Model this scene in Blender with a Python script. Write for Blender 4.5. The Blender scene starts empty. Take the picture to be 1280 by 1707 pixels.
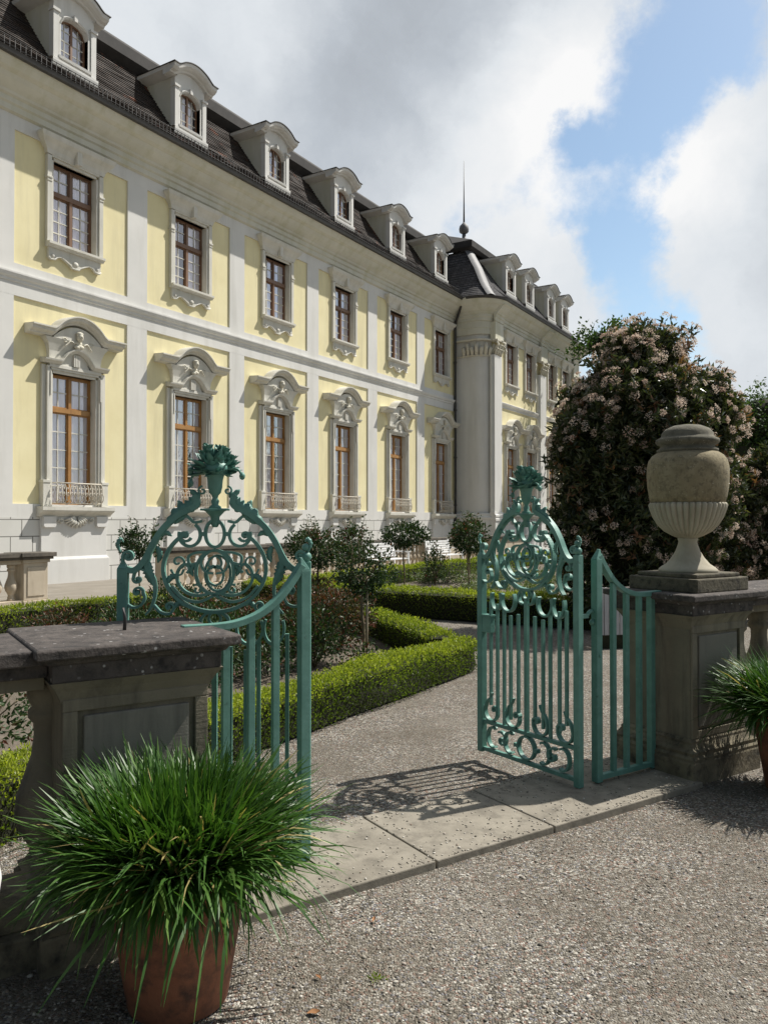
import bpy, math, random
import numpy as np
from mathutils import Vector, Matrix
random.seed(7); rng = np.random.default_rng(7)
scene = bpy.context.scene
R_ = math.radians
# ------------------------------------------------------------------ camera
cam_d = bpy.data.cameras.new('camera'); cam = bpy.data.objects.new('camera', cam_d)
scene.collection.objects.link(cam); scene.camera = cam
cam_d.sensor_fit = 'VERTICAL'; cam_d.sensor_height = 24.0; cam_d.lens = 24.0*1310/1707
cam_d.clip_start = 0.05; cam_d.clip_end = 2000
PITCH = math.atan(16.5/1310)
cam.location = (0, 0, 1.6); cam.rotation_euler = (math.pi/2+PITCH, 0, 0)
# ------------------------------------------------------------------ light
SUN_EL, SUN_AZ = R_(54.0), math.atan2(0.893, 0.45)
sun_dir = Vector((math.sin(SUN_AZ)*math.cos(SUN_EL), math.cos(SUN_AZ)*math.cos(SUN_EL), math.sin(SUN_EL)))
sd = bpy.data.lights.new('sun', 'SUN'); sd.energy = 5.0; sd.angle = R_(0.55); sd.color = (1.0, 0.955, 0.88)
so = bpy.data.objects.new('sun', sd); scene.collection.objects.link(so)
so.rotation_euler = sun_dir.to_track_quat('Z', 'Y').to_euler(); so.location = (20, 10, 40)
scene.view_settings.view_transform = 'Standard'; scene.view_settings.look = 'None'
scene.view_settings.exposure = 0.27; scene.view_settings.gamma = 1.0
scene.cycles.max_bounces = 6; scene.cycles.transparent_max_bounces = 8

def sky_dir(px, py):
    x = (px-640)/1310; y = -(py-853.5)/1310; c, s = math.cos(PITCH), math.sin(PITCH)
    return Vector((x, c-y*s, s+y*c)).normalized()

world = bpy.data.worlds.new('World'); scene.world = world; world.use_nodes = True
def build_world():
    nt = world.node_tree; N = nt.nodes; L = nt.links; N.clear()
    def nd(t, **k):
        n = N.new(t)
        for a, b in k.items(): setattr(n, a, b)
        return n
    def math_(op, a, b=None, c=None):
        n = nd('ShaderNodeMath', operation=op)
        for i, v in enumerate((a, b, c)):
            if v is None: continue
            if isinstance(v, (int, float)): n.inputs[i].default_value = v
            else: L.new(v, n.inputs[i])
        return n.outputs[0]
    out = nd('ShaderNodeOutputWorld'); bg = nd('ShaderNodeBackground'); bg.inputs[1].default_value = 0.085
    L.new(bg.outputs[0], out.inputs[0])
    sky = nd('ShaderNodeTexSky'); sky.sky_type = 'NISHITA'; sky.sun_disc = False
    sky.sun_elevation = SUN_EL; sky.sun_rotation = SUN_AZ; sky.air_density = 1.0; sky.dust_density = 1.0; sky.ozone_density = 1.5
    tc = nd('ShaderNodeTexCoord')
    def noise(vec, scale, detail, rough=.55, dist=0.0):
        n = nd('ShaderNodeTexNoise'); n.inputs['Scale'].default_value = scale; n.inputs['Detail'].default_value = detail
        n.inputs['Roughness'].default_value = rough; n.inputs['Distortion'].default_value = dist
        L.new(vec, n.inputs['Vector']); return n
    dirv = tc.outputs['Generated']
    # ragged edges: the direction is pushed about by two scales of noise
    w = noise(dirv, 8.0, 9, .62)
    sub = nd('ShaderNodeVectorMath', operation='SUBTRACT'); L.new(w.outputs['Color'], sub.inputs[0]); sub.inputs[1].default_value = (.5, .5, .5)
    scl = nd('ShaderNodeVectorMath', operation='SCALE'); L.new(sub.outputs[0], scl.inputs[0]); scl.inputs['Scale'].default_value = .13
    add = nd('ShaderNodeVectorMath', operation='ADD'); L.new(dirv, add.inputs[0]); L.new(scl.outputs[0], add.inputs[1])
    wd = add.outputs[0]
    def blob(px, py, r, wgt, r0=0.0):
        d = nd('ShaderNodeVectorMath', operation='DISTANCE'); L.new(wd, d.inputs[0]); d.inputs[1].default_value = sky_dir(px, py)
        m = nd('ShaderNodeMapRange', interpolation_type='SMOOTHSTEP'); L.new(d.outputs['Value'], m.inputs['Value'])
        m.inputs['From Min'].default_value = r0*r; m.inputs['From Max'].default_value = r
        m.inputs['To Min'].default_value = wgt; m.inputs['To Max'].default_value = 0
        return m.outputs[0]
    n1 = noise(dirv, 5.0, 12, .66)
    dens = math_('MULTIPLY_ADD', n1.outputs['Fac'], 3.0, -.85)
    for b in CLOUD_HOLES: dens = math_('ADD', dens, blob(*b))
    sm = nd('ShaderNodeMapRange', interpolation_type='SMOOTHSTEP'); L.new(dens, sm.inputs['Value'])
    sm.inputs['From Min'].default_value = .0; sm.inputs['From Max'].default_value = .95
    # brightness of the cloud mass
    n2 = noise(wd, 3.0, 8, .6)
    br = math_('MULTIPLY_ADD', n2.outputs['Fac'], .9, .05)
    for b in CLOUD_SHADE: br = math_('ADD', br, blob(*b))
    ramp = nd('ShaderNodeValToRGB'); L.new(br, ramp.inputs[0])
    e = ramp.color_ramp.elements
    e[0].position = .0; e[0].color = (.36, .39, .43, 1)
    e[1].position = 1.0; e[1].color = (1.0, 1.0, 1.0, 1)
    m1 = e.new(.32); m1.color = (.54, .585, .64, 1)
    m2 = e.new(.62); m2.color = (.78, .82, .86, 1)
    cs = nd('ShaderNodeVectorMath', operation='SCALE'); L.new(ramp.outputs[0], cs.inputs[0]); cs.inputs['Scale'].default_value = CLOUD_GAIN
    sk = nd('ShaderNodeVectorMath', operation='SCALE'); tn = nd('ShaderNodeVectorMath', operation='MULTIPLY'); L.new(sky.outputs[0], tn.inputs[0]); tn.inputs[1].default_value = (1.0, 1.02, .93); L.new(tn.outputs[0], sk.inputs[0]); sk.inputs['Scale'].default_value = SKY_GAIN
    # added dimming: unseen clouds behind and above the camera darkened to deepen foreground shade
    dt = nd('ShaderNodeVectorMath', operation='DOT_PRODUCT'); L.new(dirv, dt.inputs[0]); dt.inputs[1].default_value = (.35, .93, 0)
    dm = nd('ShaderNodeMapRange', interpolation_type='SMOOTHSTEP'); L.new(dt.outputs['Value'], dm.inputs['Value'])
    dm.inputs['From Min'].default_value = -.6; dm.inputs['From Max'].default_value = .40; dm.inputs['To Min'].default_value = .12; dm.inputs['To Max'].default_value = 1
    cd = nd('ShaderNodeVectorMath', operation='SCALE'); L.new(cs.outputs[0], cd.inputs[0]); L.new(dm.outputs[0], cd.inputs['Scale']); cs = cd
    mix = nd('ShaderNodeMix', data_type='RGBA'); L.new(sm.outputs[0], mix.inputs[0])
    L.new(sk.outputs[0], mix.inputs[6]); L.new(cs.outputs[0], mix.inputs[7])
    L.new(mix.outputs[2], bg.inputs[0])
CLOUD_GAIN = 9.3; SKY_GAIN = 1.55
CLOUD_HOLES = [(1078, 195, .185, -1.5, .3), (1120, 50, .10, -.25), (1045, 402, .10, -1.9), (1230, 365, .07, -.8), (1110, 555, .14, -2.1), (800, 335, .12, -1.25), (900, 352, .09, -.8), (970, 215, .05, -.8), (1255, 95, .08, -.4),
               (300, 200, .9, .6, .3), (820, 60, .26, .6, .2), (1245, 215, .13, 1.3), (1195, 280, .095, .9), (1090, 335, .10, 1.25), (900, 430, .15, 1.1), (1180, 455, .16, 1.7), (1255, 570, .11, .9), (850, 170, .17, .5)]
CLOUD_SHADE = [(770, 15, .30, -.33), (560, 110, .22, -.12), (480, 250, .2, -.04), (930, 220, .20, .35), (970, 120, .14, .4), (1000, 260, .12, .3), (1210, 210, .14, .28), (900, 430, .3, .2),
               (1230, 480, .2, .02), (640, 330, .18, .0), (200, 30, .25, .12), (480, 40, .10, .2), (780, 250, .18, .15), (1150, 300, .12, .2)]
build_world()
# ------------------------------------------------------------------ frames of the place
def V3(a): return np.array(a, float)
F0 = V3((-8.6788, 19.9852, 0)); uF = V3((.52591, .85054, 0)); nF = V3((.85054, -.52591, 0))       # palace front
G0 = V3((1.18742, 4.76299, 0)); uW = V3((.83653, .54793, 0)); nW = V3((.54793, -.83653, 0))        # garden wall with the gate
def FW(u, n, z=0.0): return F0+u*uF+n*nF+V3((0, 0, z))
def WW(s, n, z=0.0): return G0+s*uW+n*nW+V3((0, 0, z))
rotF = math.atan2(uF[1], uF[0]); rotW = math.atan2(uW[1], uW[0])
COL = scene.collection

# ------------------------------------------------------------------ mesh helpers
class MB:
    def __init__(s): s.v = []; s.f = []; s.sm = []
    def add(s, vs, fs, smooth=False):
        b = len(s.v); s.v += [tuple(map(float, p)) for p in vs]
        s.f += [tuple(i+b for i in f) for f in fs]; s.sm += [smooth]*len(fs); return s
    def box(s, x0, x1, y0, y1, z0, z1):
        return s.add([(x0,y0,z0),(x1,y0,z0),(x1,y1,z0),(x0,y1,z0),(x0,y0,z1),(x1,y0,z1),(x1,y1,z1),(x0,y1,z1)],
                     [(3,2,1,0),(4,5,6,7),(0,1,5,4),(1,2,6,5),(2,3,7,6),(3,0,4,7)])
    def frustum(s, a, z0, b, z1):   # a,b = (x0,x1,y0,y1)
        return s.add([(a[0],a[2],z0),(a[1],a[2],z0),(a[1],a[3],z0),(a[0],a[3],z0),(b[0],b[2],z1),(b[1],b[2],z1),(b[1],b[3],z1),(b[0],b[3],z1)],
                     [(3,2,1,0),(4,5,6,7),(0,1,5,4),(1,2,6,5),(2,3,7,6),(3,0,4,7)])
    def prism(s, poly, y0, y1):     # polygon in xz, extruded along y
        n = len(poly)
        vs = [(x, y0, z) for x, z in poly]+[(x, y1, z) for x, z in poly]
        fs = [tuple(range(n)), tuple(range(2*n-1, n-1, -1))]+[(i, i+n, (i+1) % n+n, (i+1) % n) for i in range(n)]
        return s.add(vs, fs)
    def grid(s, rows, closed=False, smooth=True, cap=False):
        b = len(s.v); m = len(rows[0]); vs = [p for r in rows for p in r]; fs = []
        for i in range(len(rows)-1):
            for j in range(m if closed else m-1):
                k = (j+1) % m; fs.append((i*m+j, i*m+k, (i+1)*m+k, (i+1)*m+j))
        s.add(vs, fs, smooth)
        if cap:
            n = len(rows); s.f.append(tuple(b+j for j in range(m-1, -1, -1))); s.f.append(tuple(b+(n-1)*m+j for j in range(m))); s.sm += [False, False]
        return s
    def lathe(s, prof, seg=24, cx=0, cy=0, mod=None, smooth=True, cz=0, cap=True):
        rows = []
        for k, (r, z) in enumerate(prof):
            rows.append([(cx+(r*(mod(a, k, z) if mod else 1))*math.cos(a), cy+(r*(mod(a, k, z) if mod else 1))*math.sin(a), z+cz) for a in [2*math.pi*j/seg for j in range(seg)]])
        return s.grid(rows, True, smooth, cap)
    def tube(s, path, r, seg=6, smooth=True, flat=1.0):
        path = [V3(p) for p in path]; n = len(path); rows = []
        up = V3((0, 0, 1))
        for i, p in enumerate(path):
            t = path[min(i+1, n-1)]-path[max(i-1, 0)]; t /= max(np.linalg.norm(t), 1e-9)
            a = np.cross(t, up)
            if np.linalg.norm(a) < .05: a = np.cross(t, V3((0, 1, 0)))
            a /= np.linalg.norm(a); b = np.cross(a, t)
            rr = r[i] if hasattr(r, '__len__') else r
            rows.append([p+rr*(a*math.cos(q)+b*math.sin(q)*flat) for q in [2*math.pi*j/seg for j in range(seg)]])
        return s.grid(rows, True, smooth, True)
    def ribbon(s, path, th, dep, y=0.0):   # flat bar bent in the xz plane; th in-plane, dep along y
        n = len(path); rows = []
        for i, (x, z) in enumerate(path):
            x1, z1 = path[min(i+1, n-1)]; x0, z0 = path[max(i-1, 0)]
            l = math.hypot(x1-x0, z1-z0) or 1e-9; nx, nz = -(z1-z0)/l, (x1-x0)/l
            t = (th[i] if hasattr(th, '__len__') else th)/2; d = (dep[i] if hasattr(dep, '__len__') else dep)/2
            rows.append([(x+nx*t, y-d, z+nz*t), (x+nx*t, y+d, z+nz*t), (x-nx*t, y+d, z-nz*t), (x-nx*t, y-d, z-nz*t)])
        return s.grid(rows, True, False, True)
    def sweepx(s, path, prof, smooth=False):   # path (x,z); profile (y,dz) set upright at each point
        return s.grid([[(x, y, z+dz) for y, dz in prof] for x, z in path], True, smooth, True)
    def sweep_plan(s, path, prof, smooth=False, closed=False):   # path (x,y,nx,ny) in plan; profile (out,z)
        return s.grid([[(x+nx*o, y+ny*o, z) for o, z in prof] for x, y, nx, ny in path], closed, smooth, closed)
    def ico(s, c, r, sq=(1, 1, 1), seg=8, rings=5):
        prof = []
        for i in range(rings+1):
            a = -math.pi/2+math.pi*i/rings; prof.append((max(r*math.cos(a), 1e-4), r*math.sin(a)))
        rows = [[(c[0]+p*sq[0]*math.cos(2*math.pi*j/seg), c[1]+p*sq[1]*math.sin(2*math.pi*j/seg), c[2]+z*sq[2]) for j in range(seg)] for p, z in prof]
        return s.grid(rows, True, True, True)
    def build(s, name, mat, parent=None, loc=None, bevel=0, rot=None):
        me = bpy.data.meshes.new(name); me.from_pydata(s.v, [], s.f); me.polygons.foreach_set('use_smooth', s.sm)
        me.materials.append(mat); me.update()
        return link(name, me, parent, loc, bevel, rot)
def link(name, me, parent=None, loc=None, bevel=0, rot=None):
    o = bpy.data.objects.new(name, me); COL.objects.link(o)
    if parent is not None: o.parent = parent
    if loc is not None: o.location = loc
    if rot is not None: o.rotation_euler = (0, 0, rot)
    if bevel:
        b = o.modifiers.new('bevel', 'BEVEL'); b.width = bevel; b.segments = 2; b.limit_method = 'ANGLE'; b.angle_limit = R_(40)
    return o
def empty(name, loc, rot=0.0, parent=None):
    o = bpy.data.objects.new(name, None); COL.objects.link(o); o.location = loc; o.rotation_euler = (0, 0, rot); o.empty_display_size = .2
    if parent is not None: o.parent = parent
    return o
def tag(o, label=None, cat=None, group=None, kind=None):
    if label: o['label'] = label
    if cat: o['category'] = cat
    if group: o['group'] = group
    if kind: o['kind'] = kind
    return o
def copy_tree(o, parent=None):
    c = o.copy(); COL.objects.link(c); c.parent = parent
    for ch in list(o.children): copy_tree(ch, c)
    return c
def cr(pts, k=8):      # Catmull-Rom through points
    P = [V3(p) for p in pts]; P = [2*P[0]-P[1]]+P+[2*P[-1]-P[-2]]; out = []
    for i in range(1, len(P)-2):
        for j in range(k):
            t = j/k; a, b, c, d = P[i-1:i+3]
            out.append(tuple(.5*((2*b)+(-a+c)*t+(2*a-5*b+4*c-d)*t*t+(-a+3*b-3*c+d)*t**3)))
    out.append(tuple(P[-2])); return out
def spiral(cx, cz, r0, r1, a0, a1, n=22):
    return [(cx+(r0+(r1-r0)*i/n)*math.cos(R_(a0+(a1-a0)*i/n)), cz+(r0+(r1-r0)*i/n)*math.sin(R_(a0+(a1-a0)*i/n))) for i in range(n+1)]

def fast_mesh(name, verts, faces_n, loops, mat, tint=None, smooth=False):
    me = bpy.data.meshes.new(name); nf = len(loops)//faces_n
    me.vertices.add(len(verts)); me.vertices.foreach_set('co', np.ascontiguousarray(verts, np.float32).ravel())
    me.loops.add(len(loops)); me.loops.foreach_set('vertex_index', np.ascontiguousarray(loops, np.int32))
    me.polygons.add(nf); me.polygons.foreach_set('loop_start', np.arange(0, len(loops), faces_n, dtype=np.int32))
    me.polygons.foreach_set('use_smooth', np.full(nf, smooth))
    if tint is not None:
        at = me.attributes.new('tint', 'FLOAT', 'POINT'); at.data.foreach_set('value', np.ascontiguousarray(tint, np.float32))
    me.materials.append(mat); me.update(calc_edges=True); me.validate(); return me
def unit(a): return a/np.maximum(np.linalg.norm(a, axis=1, keepdims=True), 1e-9)
def leaf_mesh(name, P, D, L, W, mat, tint, fold=.25, bend=.0):
    """one folded diamond leaf per row: base, left, tip, right"""
    n = len(P); D = unit(D); S = unit(np.cross(D, unit(rng.normal(size=(n, 3))))); Nn = np.cross(S, D)
    L = np.broadcast_to(L, n)[:, None]; W = np.broadcast_to(W, n)[:, None]
    mid = P+D*L*.45
    v = np.stack([P, mid-S*W*.5+Nn*W*fold, P+D*L-Nn*L*bend, mid+S*W*.5+Nn*W*fold], 1).reshape(-1, 3)
    i = np.arange(n)*4
    loops = np.stack([i, i+2, i+1, i, i+3, i+2], 1).ravel()
    return fast_mesh(name, v, 3, loops, mat, np.repeat(tint, 4))
_w = [(rng.normal(size=3), rng.uniform(0, 6.28)) for _ in range(8)]
def nz(P, f):          # cheap smooth noise, about -1..1
    s = 0
    for k, ph in _w: s = s+np.sin(P@(k*f)+ph)
    return s/3.2
def sphere_pts(n): return unit(rng.normal(size=(n, 3)))

# ------------------------------------------------------------------ materials
def new_mat(name):
    m = bpy.data.materials.new(name); m.use_nodes = True; nt = m.node_tree; nt.nodes.clear()
    out = nt.nodes.new('ShaderNodeOutputMaterial'); bs = nt.nodes.new('ShaderNodeBsdfPrincipled')
    nt.links.new(bs.outputs[0], out.inputs[0]); return m, nt, bs, out
class NT:
    def __init__(s, nt): s.nt = nt
    def n(s, t, ins=None, **k):
        x = s.nt.nodes.new(t)
        for a, b in k.items(): setattr(x, a, b)
        for key, v in (ins or {}).items():
            if hasattr(v, 'is_linked') or isinstance(v, bpy.types.NodeSocket): s.nt.links.new(v, x.inputs[key])
            else: x.inputs[key].default_value = v
        return x
    def noise(s, vec, sc, det=4, r=.55): return s.n('ShaderNodeTexNoise', {'Vector': vec, 'Scale': sc, 'Detail': det, 'Roughness': r}).outputs['Fac']
    def mr(s, v, a, b, c=0., d=1.): return s.n('ShaderNodeMapRange', {'Value': v, 'From Min': a, 'From Max': b, 'To Min': c, 'To Max': d}).outputs[0]
    def mix(s, f, a, b, mode='MIX'):
        x = s.nt.nodes.new('ShaderNodeMix'); x.data_type = 'RGBA'; x.blend_type = mode
        for i, v in ((0, f), (6, a), (7, b)):
            if isinstance(v, bpy.types.NodeSocket): s.nt.links.new(v, x.inputs[i])
            elif i == 0: x.inputs[0].default_value = v
            else: x.inputs[i].default_value = (*v[:3], 1)
        return x.outputs[2]
    def ramp(s, v, stops, interp='LINEAR'):
        x = s.nt.nodes.new('ShaderNodeValToRGB'); s.nt.links.new(v, x.inputs[0]); e = x.color_ramp.elements; x.color_ramp.interpolation = interp
        e[0].position, e[0].color = stops[0][0], (*stops[0][1], 1); e[1].position, e[1].color = stops[-1][0], (*stops[-1][1], 1)
        for p, c in stops[1:-1]: q = e.new(p); q.color = (*c, 1)
        return x.outputs[0]
    def bump(s, h, strength=.4, dist=.01): return s.n('ShaderNodeBump', {'Height': h, 'Strength': strength, 'Distance': dist}).outputs[0]
    def pos(s): return s.n('ShaderNodeNewGeometry').outputs['Position']
    def obj(s): return s.n('ShaderNodeTexCoord').outputs['Object']
def stone(name, c1, c2, sc=3., rough=.85, bump=.3, bsc=40., dist=.006, stain=None, stain_amt=.5, streak=False, spots=None, tool=False):
    m, nt, bs, out = new_mat(name); k = NT(nt); p = k.pos()
    f = k.mr(k.noise(p, sc, 6, .6), .3, .7); c = k.mix(f, c1, c2)
    if stain:
        q = p
        if streak:
            mp = k.n('ShaderNodeMapping', {'Vector': p, 'Scale': (1, 1, .12)}); q = mp.outputs[0]
        g = k.mr(k.noise(q, sc*2.3, 8, .65), .48, .68, 0, stain_amt); c = k.mix(g, c, stain)
    if spots:
        vo = k.n('ShaderNodeTexVoronoi', {'Vector': p, 'Scale': spots[1]}); g = k.mr(vo.outputs['Distance'], .16, .24, 1, 0)
        g2 = k.mr(k.noise(p, spots[1]*.35, 3), .52, .6); mm = k.n('ShaderNodeMath', {0: g, 1: g2}, operation='MULTIPLY')
        c = k.mix(mm.outputs[0], c, spots[0])
    nt.links.new(c, bs.inputs['Base Color']); bs.inputs['Roughness'].default_value = rough
    h = k.n('ShaderNodeMath', {0: k.noise(p, bsc, 6, .65), 1: k.noise(p, bsc*.15, 4)}, operation='ADD').outputs[0]
    if tool:
        tp = k.n('ShaderNodeMapping', {'Vector': p, 'Scale': (9, 9, 150)}).outputs[0]
        h = k.n('ShaderNodeMath', {0: k.noise(tp, 1., 3, .6), 1: .9, 2: h}, operation='MULTIPLY_ADD').outputs[0]
    nt.links.new(k.bump(h, bump, dist), bs.inputs['Normal']); return m
def leafmat(name, stops, rough=.45, trans=.3, tcol=1.4, spec=.4, tb=.45):
    m, nt, bs, out = new_mat(name); k = NT(nt)
    at = k.n('ShaderNodeAttribute', attribute_name='tint').outputs['Fac']; c = k.ramp(at, stops)
    nt.links.new(c, bs.inputs['Base Color']); bs.inputs['Roughness'].default_value = rough; bs.inputs['Specular IOR Level'].default_value = spec
    t = k.n('ShaderNodeBsdfTranslucent'); tc = k.mix(1., c, (tcol, tcol*(1.05 if tb < .7 else .97), tcol*tb), 'MULTIPLY'); nt.links.new(tc, t.inputs[0])
    mx = k.n('ShaderNodeMixShader', {0: trans}); nt.links.new(bs.outputs[0], mx.inputs[1]); nt.links.new(t.outputs[0], mx.inputs[2]); nt.links.new(mx.outputs[0], out.inputs[0])
    return m
M = {}
M['yellow'] = stone('yellow_plaster', (.75,.67,.40), (.83,.755,.475), 1.1, .9, .14, 60, .004, (.64,.575,.36), .65, True)
M['white'] = stone('grey_white_plaster', (.64,.635,.61), (.715,.705,.675), .9, .9, .12, 60, .004, (.51,.50,.46), .45, True)
M['trim'] = stone('stone_trim', (.58,.565,.50), (.68,.66,.60), 2.0, .85, .2, 50, .004, (.42,.41,.35), .45, True)
M['cornice'] = stone('cornice_plaster', (.56,.55,.47), (.66,.645,.56), .9, .9, .12, 60, .004, (.46,.45,.30), .6, True)
M['capital'] = stone('capital_stucco', (.55,.52,.42), (.70,.67,.58), 9, .8, .35, 60, .006)
M['pier'] = stone('pale_sandstone', (.44,.37,.28), (.54,.47,.365), 2.5, .9, .3, 60, .005, (.30,.25,.18), .6, True)
M['coping'] = stone('dark_coping_stone', (.085,.075,.062), (.15,.13,.105), 3, .9, .4, 50, .006, (.04,.038,.036), .8, False)
M['cap'] = stone('weathered_cap_stone', (.048,.041,.038), (.115,.098,.088), 9, .92, .8, 45, .008, (.022,.020,.020), .9, False, ((.40,.39,.38), 30))
M['sand'] = stone('grey_sandstone', (.16,.142,.104), (.245,.216,.156), 3.2, .92, .5, 70, .005, (.055,.05,.041), .8, True, None, True)
M['sand_panel'] = stone('smooth_stone_panel', (.165,.157,.134), (.225,.212,.18), 2.4, .92, .3, 90, .003, (.075,.07,.06), .75, True, None, True)
M['mossy'] = stone('mossy_base_stone', (.10,.085,.055), (.26,.225,.155), 6, .95, .8, 40, .01, (.04,.037,.03), .95, False)
M['urn_body'] = stone('lichen_urn_stone', (.22,.182,.108), (.30,.255,.16), 14, .92, .6, 55, .006, (.10,.082,.055), .8, False, ((.36,.33,.24), 60))
M['urn_plinth'] = stone('urn_plinth_stone', (.085,.075,.052), (.17,.15,.105), 9, .95, .7, 50, .008, (.03,.027,.022), .9, False)
M['urn_foot'] = stone('pale_urn_stone', (.36,.325,.245), (.44,.405,.32), 5, .88, .3, 60, .004, (.27,.24,.17), .5, True)
M['urn_lid'] = stone('dark_urn_lid', (.09,.085,.062), (.19,.175,.13), 9, .92, .5, 55, .005, (.05,.047,.038), .7, False, ((.30,.28,.22), 70))
M['slab'] = stone('threshold_stone', (.20,.178,.142), (.30,.27,.218), 5, .88, .35, 70, .004, (.13,.115,.092), .8, False)
M['terracotta'] = stone('terracotta', (.20,.075,.038), (.31,.125,.066), 5, .85, .35, 60, .005, (.060,.036,.026), .9, False)
M['terrace'] = stone('terrace_paving', (.19,.17,.14), (.265,.24,.205), 1.6, .92, .3, 30, .008, (.20,.17,.13), .6, False)
M['soil'] = stone('bed_soil', (.10,.082,.062), (.18,.15,.115), 6, .98, .9, 45, .02, (.10,.08,.055), .7, False)
M['wood'] = stone('window_wood', (.33,.165,.05), (.43,.23,.075), 4, .45, .1, 80, .002, (.22,.10,.035), .5, True)
M['wood_dark'] = stone('brown_window_wood', (.15,.080,.045), (.21,.115,.065), 4, .5, .1, 80, .002)
M['bark'] = stone('bark', (.10,.075,.05), (.19,.145,.10), 12, .95, .6, 60, .006)
M['twig'] = stone('rose_stem', (.13,.10,.06), (.23,.19,.12), 14, .8, .3, 60, .004)
M['stake'] = stone('pale_stake', (.34,.28,.19), (.45,.38,.27), 14, .8, .3, 60, .004)
M['core'] = stone('hedge_twigs', (.012,.014,.006), (.03,.032,.012), 18, 1., .8, 50, .02)
M['gutter'] = stone('gutter_metal', (.030,.028,.026), (.055,.052,.05), 3, .5, .1, 60, .002)
M['whitepaint'] = stone('white_paint', (.74,.74,.74), (.82,.82,.81), 3, .5, .08, 60, .002, (.6,.6,.58), .4, True)
M['greypaint'] = stone('faded_white_paint', (.42,.42,.44), (.52,.52,.53), 3, .6, .1, 60, .002, (.32,.32,.32), .5, True)
M['rail'] = stone('balconet_iron', (.50,.46,.38), (.66,.61,.52), 20, .5, .2, 60, .002)
M['lead'] = stone('lead_flashing', (.12,.12,.125), (.19,.19,.195), 6, .62, .15, 40, .003)
M['deadleaf'] = stone('dry_leaf', (.26,.12,.045), (.36,.18,.08), 30, .8, .3, 80, .002)
def green_metal():
    m, nt, bs, out = new_mat('verdigris_paint'); k = NT(nt); p = k.pos()
    c = k.mix(k.mr(k.noise(p, 9, 6, .6), .35, .65), (.092,.225,.185), (.135,.30,.25))
    c = k.mix(k.mr(k.noise(p, 38, 6, .7), .58, .74, 0, .6), c, (.21,.37,.33))
    c = k.mix(k.mr(k.noise(p, 21, 5, .7), .62, .75, 0, .8), c, (.035,.075,.06))
    c = k.mix(k.mr(k.noise(p, 55, 4, .7), .70, .74, 0, .85), c, (.10,.050,.028))
    nt.links.new(c, bs.inputs['Base Color']); bs.inputs['Roughness'].default_value = .5; bs.inputs['Specular IOR Level'].default_value = .5
    nt.links.new(k.bump(k.noise(p, 90, 5), .25, .003), bs.inputs['Normal']); return m
M['green'] = green_metal()
def gravel():
    m, nt, bs, out = new_mat('gravel'); k = NT(nt); p = k.pos()
    wv = k.n('ShaderNodeTexNoise', {'Vector': p, 'Scale': 60., 'Detail': 2.}).outputs['Color']
    pw = k.n('ShaderNodeVectorMath', {0: wv}, operation='SCALE'); pw.inputs['Scale'].default_value = .006
    q = k.n('ShaderNodeVectorMath', {0: p, 1: pw.outputs[0]}, operation='ADD').outputs[0]
    v1 = k.n('ShaderNodeTexVoronoi', {'Vector': q, 'Scale': 108.}); v2 = k.n('ShaderNodeTexVoronoi', {'Vector': q, 'Scale': 170.})
    sep = k.n('ShaderNodeSeparateColor', {0: v1.outputs['Color']})
    c = k.ramp(sep.outputs[0], [(0, (.050,.044,.036)), (.25, (.118,.104,.083)), (.5, (.212,.190,.154)), (.78, (.325,.298,.250)), (1, (.60,.57,.51))])
    c = k.mix(k.mr(sep.outputs[1], .86, .9), c, (.24,.155,.12)); c = k.mix(k.mr(sep.outputs[2], .9, .93), c, (.20,.20,.215))
    c = k.mix(k.mr(k.noise(p, 1.3, 6, .65), .42, .64, 0, .7), c, (.145,.124,.096))
    c = k.mix(k.mr(k.noise(p, .45, 5, .6), .5, .68, 0, .35), c, (.30,.275,.235))
    nt.links.new(c, bs.inputs['Base Color']); bs.inputs['Roughness'].default_value = .9; bs.inputs['Specular IOR Level'].default_value = .25
    h = k.n('ShaderNodeMath', {0: v1.outputs['Distance'], 1: -1.}, operation='MULTIPLY').outputs[0]
    h2 = k.n('ShaderNodeMath', {0: v2.outputs['Distance'], 1: -.4, 2: h}, operation='MULTIPLY_ADD').outputs[0]
    b1 = k.n('ShaderNodeBump', {'Height': k.noise(p, 6., 4, .6), 'Strength': .55, 'Distance': .05}).outputs[0]
    b2 = k.n('ShaderNodeBump', {'Height': h2, 'Strength': .9, 'Distance': .012, 'Normal': b1}).outputs[0]
    nt.links.new(b2, bs.inputs['Normal']); return m
M['gravel'] = gravel()
def pebble():
    m, nt, bs, out = new_mat('pebble'); k = NT(nt)
    at = k.n('ShaderNodeAttribute', attribute_name='tint').outputs['Fac']
    c = k.ramp(at, [(0, (.10,.09,.075)), (.3, (.24,.215,.175)), (.7, (.40,.365,.305)), (.9, (.56,.53,.48)), (1, (.28,.19,.14))])
    nt.links.new(c, bs.inputs['Base Color']); bs.inputs['Roughness'].default_value = .85; return m
M['pebble'] = pebble()
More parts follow.
